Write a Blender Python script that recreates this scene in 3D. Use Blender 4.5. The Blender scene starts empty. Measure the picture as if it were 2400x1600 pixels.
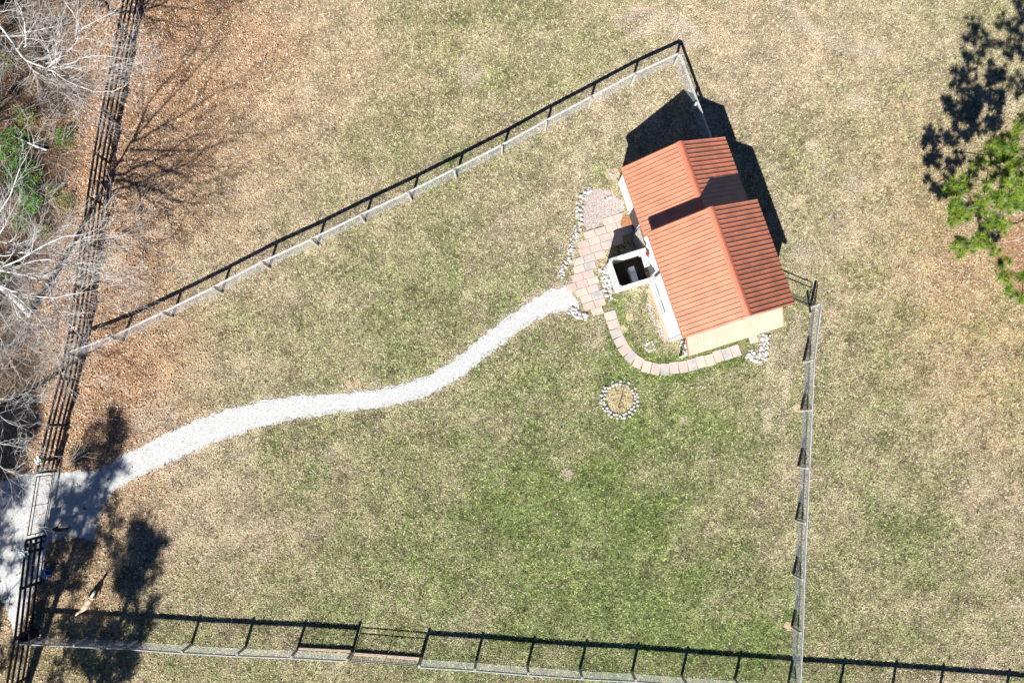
import bpy, bmesh, math, random
import numpy as np
from mathutils import Vector, Matrix, noise as mnoise
random.seed(7); RN = np.random.default_rng(11)
S = bpy.context.scene; C = S.collection

# ------------------------------------------------------------------ camera, sky, sun
HT, FP, NX, NY = 36.0, 1650.0, 1180.0, 992.0
EX, EY = math.radians(6.636812), math.radians(-0.694460)
RX = np.array([[1,0,0],[0,math.cos(EX),-math.sin(EX)],[0,math.sin(EX),math.cos(EX)]])
RY = np.array([[math.cos(EY),0,math.sin(EY)],[0,1,0],[-math.sin(EY),0,math.cos(EY)]])
R = RX @ RY
cd = bpy.data.cameras.new('camera'); cam = bpy.data.objects.new('camera', cd); C.objects.link(cam)
cam.matrix_world = Matrix.Translation((0,0,HT)) @ Matrix(R.tolist()).to_4x4()
cd.sensor_width = 36; cd.lens = FP/2400*36; cd.clip_end = 2000; cd.clip_start = 0.5
S.camera = cam
SUN_EL, SUN_AZ = math.radians(37.5), math.radians(15)      # shadows fall towards +Y, a little to +X
w = bpy.data.worlds.new('World'); S.world = w; w.use_nodes = True
nt = w.node_tree; nt.nodes.clear()
sky = nt.nodes.new('ShaderNodeTexSky'); sky.sky_type = 'NISHITA'; sky.sun_disc = False
sky.air_density = .7; sky.dust_density = 0; sky.ozone_density = 5; sky.altitude = 1500
sky.sun_elevation = SUN_EL; sky.sun_rotation = math.pi + SUN_AZ
bg = nt.nodes.new('ShaderNodeBackground'); bg.inputs[1].default_value = 0.035
wo = nt.nodes.new('ShaderNodeOutputWorld')
tn = nt.nodes.new('ShaderNodeMix'); tn.data_type = 'RGBA'; tn.blend_type = 'MULTIPLY'; tn.inputs[0].default_value = 1; tn.inputs[7].default_value = (.62,.86,1.12,1)
nt.links.new(sky.outputs[0], tn.inputs[6]); nt.links.new(tn.outputs[2], bg.inputs[0]); nt.links.new(bg.outputs[0], wo.inputs[0])
sl = bpy.data.lights.new('sun', 'SUN'); sl.energy = 5.0; sl.angle = math.radians(0.5); sl.color = (1, .965, .9)
sun = bpy.data.objects.new('sun', sl); C.objects.link(sun)
LD = Vector((math.sin(SUN_AZ)*math.cos(SUN_EL), math.cos(SUN_AZ)*math.cos(SUN_EL), -math.sin(SUN_EL)))
sun.rotation_euler = LD.to_track_quat('-Z', 'Y').to_euler(); sun.location = (-20, -60, 60)
S.view_settings.view_transform = 'Standard'; S.view_settings.look = 'None'
S.view_settings.gamma = 1; S.view_settings.exposure = 0.85
S.render.engine = 'CYCLES'

# ------------------------------------------------------------------ helpers
def P(px, py, z=0.0):                       # surveyed point of the photograph at height z -> world metres
    c = R @ np.array([(px-1200)/FP, -(py-800)/FP, -1.0]); t = (z-HT)/c[2]
    return Vector((c[0]*t, c[1]*t, z))
E_ = Vector((.955, .298, 0)).normalized(); N_ = Vector((-E_.y, E_.x, 0)); O_ = Vector((13.85, 5.68, 0))
def F(w_, l_, z=0.0): return O_ + E_*w_ + N_*l_ + Vector((0,0,z))      # house frame
def L2(v): d = Vector((v[0],v[1],0))-O_; return d.dot(E_), d.dot(N_)

BASE = {}
def mesh_obj(name, verts, faces, mat, parent=None, origin=None, smooth=False):
    me = bpy.data.meshes.new(name)
    o0 = Vector(origin) if origin is not None else Vector((0,0,0))
    base = parent_base(parent) if parent else o0
    me.from_pydata([tuple(Vector(v)-base) for v in verts], [], faces)
    me.update()
    if smooth: me.polygons.foreach_set('use_smooth', [True]*len(me.polygons))
    if mat is not None: me.materials.append(mat)
    o = bpy.data.objects.new(name, me); C.objects.link(o)
    BASE[o.name] = base
    if parent: o.parent = parent
    else: o.location = o0
    return o
def parent_base(p): return BASE.get(p.name, Vector((0,0,0)))
def tag(o, label=None, cat=None, group=None, kind=None):
    if label: o['label'] = label
    if cat: o['category'] = cat
    if group: o['group'] = group
    if kind: o['kind'] = kind
    return o
def thing(name, label, cat, loc, group=None):
    o = bpy.data.objects.new(name, None); C.objects.link(o); o.location = loc
    o.empty_display_size = .3; BASE[o.name] = Vector(loc); return tag(o, label, cat, group)
class MB:                                    # collects world-space pieces of one mesh
    def __init__(s): s.v = []; s.f = []
    def add(s, v, f): k = len(s.v); s.v += [Vector(a) for a in v]; s.f += [tuple(i+k for i in q) for q in f]; return s
    def hexa(s, b, t): return s.add(list(b)+list(t), [(3,2,1,0),(4,5,6,7),(0,1,5,4),(1,2,6,5),(2,3,7,6),(3,0,4,7)])
    def bar(s, a, b, wd, ht, upv=Vector((0,0,1))):      # box along a-b, wd across, ht along up
        a, b = Vector(a), Vector(b); d = (b-a).normalized(); x = d.cross(upv)
        if x.length < 1e-5: x = Vector((1,0,0))
        x.normalize(); y = x.cross(d).normalized(); x = x*wd/2; y = y*ht/2
        return s.hexa([a-x-y, a+x-y, a+x+y, a-x+y], [b-x-y, b+x-y, b+x+y, b-x+y])
    def box(s, c, u, v_, h):                 # c centre of base, u,v_ half vectors, h height
        c = Vector(c); u = Vector(u); v_ = Vector(v_); z = Vector((0,0,h))
        q = [c-u-v_, c+u-v_, c+u+v_, c-u+v_]; return s.hexa(q, [p+z for p in q])
    def tube(s, pts, rad, n=8, cap=True):
        pts = [Vector(p) for p in pts]; k = len(s.v); m = len(pts)
        if isinstance(rad, (int, float)): rad = [rad]*m
        prev = None
        for i, p in enumerate(pts):
            d = (pts[min(i+1,m-1)]-pts[max(i-1,0)])
            d = d.normalized() if d.length > 1e-9 else Vector((0,0,1))
            if prev is None: x = d.orthogonal().normalized()
            else:
                x = prev - d*prev.dot(d); x = x.normalized() if x.length > 1e-6 else d.orthogonal().normalized()
            prev = x; y = d.cross(x)
            for j in range(n):
                a = 2*math.pi*j/n; s.v.append(p + (x*math.cos(a)+y*math.sin(a))*rad[i])
        for i in range(m-1):
            for j in range(n):
                a = k+i*n+j; b = k+i*n+(j+1) % n; s.f.append((a, b, b+n, a+n))
        if cap: s.f.append(tuple(k+j for j in range(n-1,-1,-1))); s.f.append(tuple(k+(m-1)*n+j for j in range(n)))
        return s
    def cone(s, c, r0, r1, z0, z1, n=20, cap=True): return s.tube([(c[0],c[1],z0),(c[0],c[1],z1)], [r0,r1], n, cap)
    def build(s, name, mat, parent=None, origin=None, smooth=False): return mesh_obj(name, s.v, s.f, mat, parent, origin, smooth)

def mat(name, col, rough=.8, metal=0., var=.12, scale=6., bump=0., bscale=30., col2=None, attr=False, spec=.5, detail=4, sep=None, ior=None):
    m = bpy.data.materials.new(name); m.use_nodes = True; t = m.node_tree; b = t.nodes['Principled BSDF']
    b.inputs['Roughness'].default_value = rough; b.inputs['Metallic'].default_value = metal
    b.inputs['Specular IOR Level'].default_value = spec
    if ior: b.inputs['IOR'].default_value = ior; b.inputs['Specular Tint'].default_value = (1,.88,.72,1)
    geo = t.nodes.new('ShaderNodeNewGeometry')
    nz = t.nodes.new('ShaderNodeTexNoise'); nz.inputs['Scale'].default_value = scale; nz.inputs['Detail'].default_value = detail
    t.links.new(geo.outputs['Position'], nz.inputs['Vector'])
    if attr:
        a = t.nodes.new('ShaderNodeAttribute'); a.attribute_name = 'Col'
        if attr == 2:
            nz.inputs['Scale'].default_value = 17; nz.inputs['Detail'].default_value = 6; nz.inputs['Roughness'].default_value = .65
            rp = t.nodes.new('ShaderNodeValToRGB'); e = rp.color_ramp.elements; e[0].position = .36; e[0].color = (.16,.155,.15,1); e[1].position = .64; e[1].color = (1.35,1.33,1.3,1)
            mx = t.nodes.new('ShaderNodeMix'); mx.data_type = 'RGBA'; mx.blend_type = 'MULTIPLY'; mx.inputs[0].default_value = 1
            t.links.new(nz.outputs['Fac'], rp.inputs[0]); t.links.new(a.outputs['Color'], mx.inputs[6]); t.links.new(rp.outputs[0], mx.inputs[7]); t.links.new(mx.outputs[2], b.inputs['Base Color'])
        else: t.links.new(a.outputs['Color'], b.inputs['Base Color'])
    else:
        c2 = col2 or tuple(c*(1-var*2) for c in col)
        c1 = col if col2 else tuple(min(1, c*(1+var)) for c in col)
        r = t.nodes.new('ShaderNodeValToRGB'); e = r.color_ramp.elements
        lo, hi = sep or (.35, .65)
        e[0].position = lo; e[0].color = (*c2, 1); e[1].position = hi; e[1].color = (*c1, 1)
        t.links.new(nz.outputs['Fac'], r.inputs[0]); t.links.new(r.outputs[0], b.inputs['Base Color'])
    if bump:
        n2 = t.nodes.new('ShaderNodeTexNoise'); n2.inputs['Scale'].default_value = bscale; n2.inputs['Detail'].default_value = 5
        t.links.new(geo.outputs['Position'], n2.inputs['Vector'])
        bp = t.nodes.new('ShaderNodeBump'); bp.inputs['Strength'].default_value = bump; bp.inputs['Distance'].default_value = .05
        t.links.new(n2.outputs['Fac'], bp.inputs['Height']); t.links.new(bp.outputs[0], b.inputs['Normal'])
    return m

M = dict(
 ground=mat('ground_turf', (1,1,1), .95, attr=2, bump=.9, bscale=16, spec=.1),
 blade=mat('grass_blades', (1,1,1), .8, attr=True, spec=.15),
 gravel=mat('pale_gravel', (.62,.625,.62), .9, col2=(.50,.505,.51), scale=7, bump=.5, bscale=40, spec=.2, detail=8, sep=(.3,.6)),
 lilac=mat('lilac_gravel', (.62,.52,.50), .9, col2=(.30,.26,.24), scale=14, bump=.5, bscale=40, spec=.1, detail=8, sep=(.35,.62)),
 soil=mat('sandy_soil', (.62,.47,.31), .95, col2=(.46,.34,.22), scale=5, bump=.3, spec=.1),
 straw=mat('pine_straw', (.46,.25,.13), .95, col2=(.28,.15,.08), scale=9, bump=.6, spec=.1),
 roof=mat('terracotta_metal', (.57,.185,.095), .50, var=.11, scale=1.6, spec=1., ior=2.3),
 leanroof=mat('cream_metal', (.44,.385,.30), .55, var=.05, scale=.9, spec=.5),
 trim=mat('terracotta_trim', (.60,.17,.09), .5, var=.05, scale=2, spec=1., ior=1.9),
 wall=mat('white_siding', (.80,.80,.78), .7, var=.03, scale=3),
 door=mat('charcoal_door', (.055,.057,.065), .5, var=.1),
 glass=mat('window_glass', (.10,.13,.14), .08, var=.2, scale=3, spec=.8),
 whitewood=mat('whitewashed_wood', (.72,.73,.72), .85, col2=(.36,.37,.38), scale=10, bump=.4, detail=8, sep=(.33,.55)),
 fence=mat('black_fence_wood', (.030,.031,.036), .8, var=.3, scale=5, bump=.2),
 rail=mat('silver_grey_rail', (.60,.61,.62), .8, col2=(.42,.43,.44), scale=4, bump=.2),
 post=mat('weathered_post', (.50,.48,.44), .85, col2=(.30,.28,.25), scale=8, bump=.3),
 wire=mat('galvanised_wire', (.72,.75,.78), .5, metal=.2, var=.1),
 gatem=mat('black_gate_paint', (.02,.02,.022), .45, var=.1),
 timber=mat('pale_timber', (.60,.46,.36), .85, col2=(.42,.32,.24), scale=6),
 bark=mat('pale_bark', (.78,.77,.76), .9, col2=(.50,.48,.46), scale=3, bump=.4, detail=6),
 twig=mat('grey_twigs', (.54,.53,.52), .9, col2=(.30,.29,.28), scale=3),
 pbark=mat('pine_bark', (.30,.20,.15), .9, col2=(.16,.11,.09), scale=5, bump=.5),
 deadw=mat('dead_branch_grey', (.62,.58,.56), .9, var=.15),
 needle=mat('pine_needles', (.32,.42,.05), .6, col2=(.07,.16,.02), scale=3.2, spec=.3),
 leafg=mat('shrub_leaves', (.11,.33,.03), .55, col2=(.03,.10,.012), scale=3, spec=.4),
 leafy=mat('yellow_shrub_leaves', (.22,.30,.05), .6, col2=(.08,.14,.02), scale=3),
 stone=mat('white_stone', (.58,.56,.545), .9, col2=(.30,.29,.28), scale=7, bump=.3, detail=5, sep=(.25,.55)),
 black=mat('black_plastic', (.02,.02,.024), .35, var=.1),
 rim=mat('barrel_rim', (.25,.24,.26), .4, var=.1),
 blue=mat('blue_plastic', (.25,.50,.80), .4, var=.1), dblue=mat('dark_blue_plastic', (.03,.06,.22), .4, var=.1),
 pump=mat('grey_enclosure', (.62,.66,.76), .5, var=.05), pumpl=mat('pale_lid_strip', (.85,.85,.85), .5, var=.02),
 red=mat('dark_red_paint', (.24,.03,.02), .5, var=.15), flower=mat('white_petals', (.75,.85,.88), .7, var=.1),
 broom=mat('broom_straw', (.42,.33,.18), .9, var=.2, scale=20), pot=mat('dark_planter', (.04,.05,.05), .6),
 boxfloor=mat('dark_floor', (.030,.020,.018), .95, col2=(.008,.006,.006), scale=12, bump=.8),
 stain=mat('rust_brown_stain', (.42,.19,.085), .8, var=.12, scale=8),
 tanfur=mat('tan_fur', (.76,.60,.45), .95, col2=(.56,.42,.29), scale=6, bump=.3), creamfur=mat('cream_fur', (.85,.80,.72), .95, var=.08),
 blackfur=mat('black_fur', (.008,.008,.010), .7, var=.2, bump=.2), stem=mat('sapling_bark', (.16,.10,.07), .9),
)
PAV = [mat('paver_%s' % n, c, .88, col2=c2, scale=2.6, bump=.25, bscale=60, detail=6) for n, c, c2 in (
   ('pink', (.60,.46,.39), (.50,.40,.36)), ('sand', (.63,.52,.43), (.54,.45,.39)), ('rose', (.58,.46,.41), (.47,.42,.41)),
   ('grey', (.56,.47,.43), (.36,.36,.38)))]

# ------------------------------------------------------------------ value noise and colour maps of the turf
def vnoise(x, y, sc, seed):
    x = np.asarray(x)/sc; y = np.asarray(y)/sc
    xi = np.floor(x).astype(np.int64); yi = np.floor(y).astype(np.int64); fx = x-xi; fy = y-yi
    fx = fx*fx*(3-2*fx); fy = fy*fy*(3-2*fy)
    def h(a, b):
        n = (a*374761393 + b*668265263 + seed*1274126177) & 0xffffffff
        n = ((n ^ (n >> 13))*1274126177) & 0xffffffff; return ((n ^ (n >> 16)) & 0xffff)/65535.
    return (h(xi,yi)*(1-fx)+h(xi+1,yi)*fx)*(1-fy) + (h(xi,yi+1)*(1-fx)+h(xi+1,yi+1)*fx)*fy
def fbm(x, y, sc, seed, o=4):
    v = 0; a = .5; tot = 0
    for i in range(o): v = v + a*vnoise(x, y, sc/2**i, seed+i*17); tot += a; a *= .55
    return v/tot
def blob(x, y, px, py, r, ry=None):
    c = P(px, py); r = r/45.8; ry = (ry or r*45.8)/45.8
    return np.exp(-(((x-c.x)/r)**2 + ((y-c.y)/ry)**2))
def line_d(x, y, pts):                      # distance to a polyline (world)
    d = np.full(np.shape(x), 1e9)
    for a, b in zip(pts[:-1], pts[1:]):
        ax, ay = a[0], a[1]; dx, dy = b[0]-ax, b[1]-ay
        t = np.clip(((x-ax)*dx+(y-ay)*dy)/(dx*dx+dy*dy+1e-9), 0, 1)
        d = np.minimum(d, np.hypot(x-ax-t*dx, y-ay-t*dy))
    return d
def inpoly(x, y, pts):
    c = np.zeros(np.shape(x), bool); n = len(pts)
    for i in range(n):
        x1, y1 = pts[i][0], pts[i][1]; x2, y2 = pts[(i+1) % n][0], pts[(i+1) % n][1]
        if y1 == y2: continue
        c ^= ((y1 > y) != (y2 > y)) & (x < (x2-x1)*(y-y1)/(y2-y1)+x1)
    return c
k_ = 2400/2352
def PX(l, s=1., ox=0, oy=0, z=0.): return [P(ox+a*s, oy+b*s, z) for a, b in l]
WALK = PX([(440,1370),(455,1225)], 1/2.5297, 1260, 280)
CURVE = PX([(428,1135),(440,1185),(458,1235),(478,1290),(505,1345),(540,1395),(585,1433),(640,1462),(700,1478),(760,1480),(830,1470),(900,1458),(960,1442),(1030,1420),(1100,1395),(1200,1362)], 1/2.5297, 1260, 280)
TRACK1 = PX([(1868,742),(1862,800),(1850,860),(1838,930),(1835,1000)])
TRACK2 = PX([(1815,800),(1812,860),(1802,930),(1795,1010)])
ARC1 = PX([(1450,52),(1490,32),(1560,32),(1605,58),(1640,90)]); ARC2 = PX([(1480,85),(1530,65),(1585,70),(1610,95)])
ARC3 = PX([(1835,0),(1870,50),(1930,90),(1990,112),(2060,118)])
PATCH = [(1100,170,30),(715,215,16),(725,235,12),(1425,292,18),(2010,240,25),(695,700,14),(500,700,10),(340,985,40),(400,968,22),(285,640,20),(275,600,16),(722,590,7),(1010,12,12),(1395,800,26),(1410,760,18),(1320,580,16),(880,900,14),(820,905,12),(240,890,12),(262,950,14),(2130,960,14),(1600,985,10),(1330,1110,14),(780,1060,18),(560,1060,20),(1700,320,12),(1905,340,14),(1230,340,12),(1620,640,10),(1870,957,9),(1845,1467,9),(2000,430,30),(1880,600,30)]
def smooth_poly(pts, it=2):
    for _ in range(it):
        o = [pts[0]]
        for a, b in zip(pts[:-1], pts[1:]): o += [a.lerp(b, .25), a.lerp(b, .75)]
        o.append(pts[-1]); pts = o
    return pts
UP_ = smooth_poly(PX([(222,1082),(300,1035),(400,985),(500,945),(600,920),(700,906),(800,902),(880,893),(960,872),(1020,842),(1080,795),(1140,745),(1200,702),(1250,670),(1305,652)], k_))
LO_ = smooth_poly(PX([(1335,712),(1300,714),(1260,722),(1215,742),(1160,785),(1110,825),(1050,873),(980,910),(900,933),(800,945),(700,958),(620,975),(540,1000),(450,1035),(370,1070),(300,1102),(245,1142),(226,1180),(218,1243)], k_))
def maps(x, y):
    x = np.asarray(x, float); y = np.asarray(y, float)
    n1 = fbm(x, y, 5., 3); n2 = fbm(x, y, 1.3, 31); n3 = fbm(x, y, 14., 57, 3)
    g = .30 + (n1-.5)*.75 + (n2-.5)*.8 + (n3-.5)*.55
    for px, py, r, s in ((1450,1360,330,.58),(1500,900,150,.28),(1650,1000,170,.28),(1120,1080,300,.20),(760,1300,300,.12),(1000,1500,500,.16),
        (2100,1350,330,.22),(900,640,260,.12),(1000,330,230,.10),(640,830,150,.12),(1750,1550,200,.2),(1400,400,40,.4),(1900,430,120,.10),(1770,440,40,.3)):
        g = g + s*blob(x, y, px, py, r)
    for px, py, r, s in ((400,400,330,.7),(150,900,250,.6),(600,120,240,.35),(1800,120,380,.25),(2250,700,170,.15),(2330,1050,120,.2),(300,1000,150,.25),(2300,1480,200,.12)):
        g = g - s*blob(x, y, px, py, r)
    dc = line_d(x, y, CURVE)
    g = g + .75*np.exp(-((dc-.45)/.28)**2)*(.3+fbm(x, y, .8, 71))
    for px, py, r in ((1448,705,14),(1405,655,12),(1462,660,22),(1455,585,18),(1440,492,14),(1520,700,10),(1395,480,12),(1845,945,10),(1850,1445,12),(1835,1480,11),(1400,1440,16),(1430,1470,14),(1440,1400,20),(1392,1220,14),(1440,900,18),(1355,645,8)):
        g = g + .8*blob(x, y, px, py, r)
    g = np.clip(g, 0, 1)
    # leaf litter: left of a soft line that runs down from the top
    edge = (x + 17.2) - .14*(y-6) + (fbm(x, y, 4., 91)-.5)*7
    lit = 1/(1+np.exp(edge/1.6)); lit = lit*np.clip(1-(-y-1)/9*.6, .3, 1)
    lit = np.clip(lit + .35*blob(x, y, 560, 200, 260)*(n1) + .2*blob(x, y, 2250, 620, 130), 0, 1)
    pale = np.zeros(x.shape)
    for px, py, r in PATCH: pale = pale + .9*blob(x, y, px, py, r)*(n2*1.7)
    for pl, wd, s in ((TRACK1,.25,.75),(TRACK2,.3,.6),(ARC1,.28,1.6),(ARC2,.25,1.5),(ARC3,.28,1.4)):
        pale = pale + s*np.exp(-(line_d(x, y, pl)/wd)**2)*(.5+n2)
    pale = pale + .9*np.clip(n3-.52, 0, 1) + .8*np.clip(fbm(x, y, 2.2, 133)-.60, 0, 1)
    pale = pale + .35*blob(x, y, 1800, 90, 420, 150) + .8*np.exp(-(np.minimum(line_d(x, y, UP_), line_d(x, y, LO_))/.22)**2)*fbm(x, y, .7, 611)*1.3
    return g, np.clip(lit, 0, 1), np.clip(pale, 0, .85)
TAN = np.array((.59,.49,.335)); GRN = np.array((.27,.31,.12)); GLD = np.array((.70,.47,.22)); ORA = np.array((.60,.37,.22)); PAL = np.array((.66,.55,.43)); FOR_SHADE = np.array((.10,.065,.045))
def turf_col(x, y, jit=0.):
    g, lit, pale = maps(x, y); g = g[..., None]; lit = lit[..., None]; pale = pale[..., None]
    c = TAN*(1-g) + GRN*g; 
    wm = np.clip(.95*blob(x, y, 2330, 800, 250)+.5*blob(x, y, 2200, 480, 220)+.45*blob(x, y, 1700, 60, 420, 170)+.3*blob(x, y, 900, 150, 300)+.3*blob(x, y, 2150, 200, 250), 0, .8)[..., None]*(.4+.6*fbm(x, y, 1.5, 501))[..., None]; c = c*(1-wm)+GLD*wm
    fo = forest_shade(x, y)[..., None]; c = c*(1-lit) + ORA*lit; c = c*(1-pale) + PAL*pale; return c*(1-fo) + FOR_SHADE*fo
FEN = [P(*q) for q in ((335,0),(300,120),(255,393),(215,640),(190,850),(150,982))]
def forest_shade(x, y):  # woodland-floor darkness: dark litter plus tree shade put into ground, blade and leaf colour
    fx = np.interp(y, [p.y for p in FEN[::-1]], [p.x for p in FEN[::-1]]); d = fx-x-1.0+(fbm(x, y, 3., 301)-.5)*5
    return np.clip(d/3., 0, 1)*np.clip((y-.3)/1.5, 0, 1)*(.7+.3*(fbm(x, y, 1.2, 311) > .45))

def set_col(me, col):
    a = me.color_attributes.new('Col', 'FLOAT_COLOR', 'POINT')
    rgba = np.ones((len(me.vertices), 4), np.float32); rgba[:, :3] = np.clip(col, 0, 1); a.data.foreach_set('color', rgba.ravel())
def big_mesh(name, V, nper, col, material):         # V: (n*nper,3) vertices, one n-gon for each nper vertices
    n = len(V)//nper; me = bpy.data.meshes.new(name)
    me.vertices.add(len(V)); me.vertices.foreach_set('co', V.astype(np.float32).ravel())
    me.loops.add(len(V)); me.loops.foreach_set('vertex_index', np.arange(len(V), dtype=np.int32))
    me.polygons.add(n); me.polygons.foreach_set('loop_start', np.arange(0, len(V), nper, dtype=np.int32))
    me.polygons.foreach_set('loop_total', np.full(n, nper, np.int32)); me.update(calc_edges=True)
    if col is not None: set_col(me, np.repeat(col, nper, 0))
    me.materials.append(material); o = bpy.data.objects.new(name, me); C.objects.link(o); return o

# ------------------------------------------------------------------ ground sheet
ax = np.concatenate([[-900,-300,-120,-60,-42], np.arange(-36, 38, .16), [42,60,120,300,900]])
ay = np.concatenate([[-900,-300,-120,-50,-30], np.arange(-22, 32, .16), [36,60,120,300,900]])
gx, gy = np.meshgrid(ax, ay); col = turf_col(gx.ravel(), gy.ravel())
nx_, ny_ = len(ax), len(ay)
me = bpy.data.meshes.new('ground')
V = np.stack([gx.ravel(), gy.ravel(), np.zeros(gx.size)], 1); idx = np.arange(nx_*ny_).reshape(ny_, nx_)
Fq = np.stack([idx[:-1,:-1], idx[:-1,1:], idx[1:,1:], idx[1:,:-1]], -1).reshape(-1, 4).astype(np.int32)
me.vertices.add(len(V)); me.vertices.foreach_set('co', V.astype(np.float32).ravel())
me.loops.add(Fq.size); me.loops.foreach_set('vertex_index', Fq.ravel())
me.polygons.add(len(Fq)); me.polygons.foreach_set('loop_start', np.arange(0, Fq.size, 4, dtype=np.int32))
me.polygons.foreach_set('loop_total', np.full(len(Fq), 4, np.int32)); me.update(calc_edges=True)
fine = fbm(gx.ravel(), gy.ravel(), .5, 201, 3)[:, None]
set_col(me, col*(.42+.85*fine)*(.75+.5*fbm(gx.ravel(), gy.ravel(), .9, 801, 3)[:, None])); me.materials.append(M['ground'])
go = bpy.data.objects.new('ground', me); C.objects.link(go); tag(go, kind='structure')

def sheet(name, poly, z, material, edge=.0, seed=1, kind='structure', step=.12, label=None):
    pts = []
    n = len(poly)
    for i in range(n):
        a, b = Vector(poly[i][:2]), Vector(poly[(i+1) % n][:2]); m = max(1, int((b-a).length/step))
        for j in range(m):
            p = a.lerp(b, j/m); q = mnoise.noise((p.x*2.3, p.y*2.3, seed))*edge + mnoise.noise((p.x*7, p.y*7, seed+5))*edge*.6
            nn = Vector((b.y-a.y, a.x-b.x)).normalized() if (b-a).length else Vector((0,0)); p = p + nn*q
            pts.append((p.x, p.y, z))
    bm = bmesh.new(); vs = [bm.verts.new(p) for p in pts]; f = bm.faces.new(vs)
    f.normal_update()
    if f.normal.z < 0: f.normal_flip()
    bmesh.ops.triangulate(bm, faces=[f]); me = bpy.data.meshes.new(name); bm.to_mesh(me); bm.free()
    me.materials.append(material); o = bpy.data.objects.new(name, me); C.objects.link(o); tag(o, label=label, kind=kind); return o
PATH = UP_ + LO_ + PX([(160,1252),(112,1275),(100,1330),(75,1400),(48,1470),(35,1495),(10,1420),(-20,1330),(-250,1400),(-700,1500),(-700,1150),(-200,1130),(0,1128),(50,1112),(95,1105)])
sheet('gravel_path', PATH, .012, M['gravel'], .13, 3, step=.08)
DRV_HALF = 0
PATIO_L = [F(a, b) for a, b in [(-9.64,4.36),(-9.25,4.99),(-8.84,5.52),(-8.62,5.92),(-7.97,6.76),(-7.37,7.05),(-6.72,7.18),(-6.02,7.5)]]
LILAC = PX([(1386,446),(1405,440),(1440,455),(1462,480),(1462,492),(1440,503),(1415,517),(1392,533),(1378,540),(1366,525),(1364,500),(1370,470)])
sheet('gravel_bed', LILAC, .008, M['lilac'], .15, 9)
sheet('gravel_bed', PX([(1520,690),(1545,715),(1560,770),(1568,800),(1556,805),(1535,765),(1512,720)]), .008, M['lilac'], .12, 19)
sheet('pine_straw_bed', PX([(2330,560),(2380,500),(2480,480),(2560,600),(2480,720),(2390,690),(2345,640)]), .006, M['straw'], .5, 29)
sheet('sandy_strip', PX([(1512,678),(1524,672),(1552,735),(1570,790),(1562,792),(1540,745)]), .010, M['soil'], .05, 39)
def rag(px, py, r, seed, mt='soil', z=.012, name='sandy_patch'):
    c = P(px, py); rr = r/45.8; pts = []
    for i in range(14):
        a = i/14*6.283; q = rr*(1+.45*mnoise.noise((math.cos(a)*1.3+seed*3.1, math.sin(a)*1.3, seed))); pts.append((c.x+math.cos(a)*q, c.y+math.sin(a)*q))
    return sheet(name, pts, z, M[mt], .02, seed)
for i, (px, py, r) in enumerate(((1462,770,11),(1868,956,10),(1846,1466,10),(722,590,8),(1437,408,17),(820,902,9),(838,896,8),(1475,742,9))): rag(px, py, r, i+2)

# ------------------------------------------------------------------ turf blades and leaf litter
BOXF = [F(-7.4,4.9), F(-5.5,4.9), F(-5.5,3.35), F(-7.4,3.35)]
HOUSE = [F(-5.5,0), F(-.1,0), F(-.1,9), F(-5.4,9)]
PATRP = [F(a, b) for a, b in [(-5.41,7.4),(-5.41,5.9),(-6.39,5.75),(-7.71,5.45),(-7.79,4.91),(-8.18,4.56),(-8.04,3.87),(-8.04,3.03),(-8.4,2.49),(-9.5,3.5)]]
PATIO = PATIO_L + PATRP
def free(x, y, margin=.0):
    pe = np.minimum(line_d(x, y, UP_), line_d(x, y, LO_))
    ok = (~inpoly(x, y, PATH) | (pe < .16*fbm(x, y, .4, 701)*1.6)) & ~inpoly(x, y, HOUSE) & ~inpoly(x, y, BOXF) & ~inpoly(x, y, PATIO) & (line_d(x, y, CURVE) > .34)
    return ok
def in_view(x, y):                       # only where the ground is inside (or just outside) the picture
    return (x > -29.5) & (x < 31) & (y > -14.5) & (y < 26)
NB = 950000
x = RN.uniform(-29, 31, NB); y = RN.uniform(-14.5, 25.5, NB)
inside = np.abs(x) < (25.4 + (y+12.5)*.103 + 1.)
ok = free(x, y) & inside
g, lit, pale = maps(x, y)
lil = inpoly(x, y, LILAC)
ok &= RN.random(NB) < (1-.55*pale)*(1-.5*lit)*np.where(lil, .12, 1)
x, y, g, lit, pale = x[ok], y[ok], g[ok], lit[ok], pale[ok]; n = len(x)
th = RN.uniform(0, 2*np.pi, n); ln = RN.uniform(.045, .11, n)*(1+.3*g); wd = RN.uniform(.009, .021, n); ti = RN.uniform(.1, 1.0, n)
d = np.stack([np.cos(th)*np.cos(ti), np.sin(th)*np.cos(ti), np.sin(ti)], 1)*ln[:, None]
s_ = np.stack([-np.sin(th), np.cos(th), RN.uniform(-.5, .5, n)], 1)*wd[:, None]
p0 = np.stack([x, y, np.full(n, .004)], 1)
isg = RN.random(n) < np.clip(g*.9, 0, 1)*(1-.8*lit)
c = np.where(isg[:, None], np.array((.21,.32,.09)), np.array((.77,.67,.50)))
warm = RN.random(n)[:, None]; c = np.where(isg[:, None], c*(1-warm*.3)+np.array((.38,.38,.14))*warm*.3, c*(1-warm)+np.array((.54,.42,.29))*warm)
cl = vnoise(x, y, .11, 401)*vnoise(x, y, .075, 402)*2.; br = .72+.56*fbm(x, y, .9, 801, 3); c = c*(br*(.14+1.4*cl)*RN.uniform(.7, 1.3, n))[:, None]; c = np.where((RN.random(n) < pale*.5)[:, None], np.array((.68,.60,.48)), c)
c = np.where((RN.random(n) < lit*.6)[:, None], ORA*RN.uniform(.6, 1.25, n)[:, None], c)
c = np.minimum(c, np.array((.74,.66,.50)))*(1-.8*forest_shade(x, y))[:, None]
Vb = np.stack([p0-s_, p0+s_, p0+d], 1).reshape(-1, 3)
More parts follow.
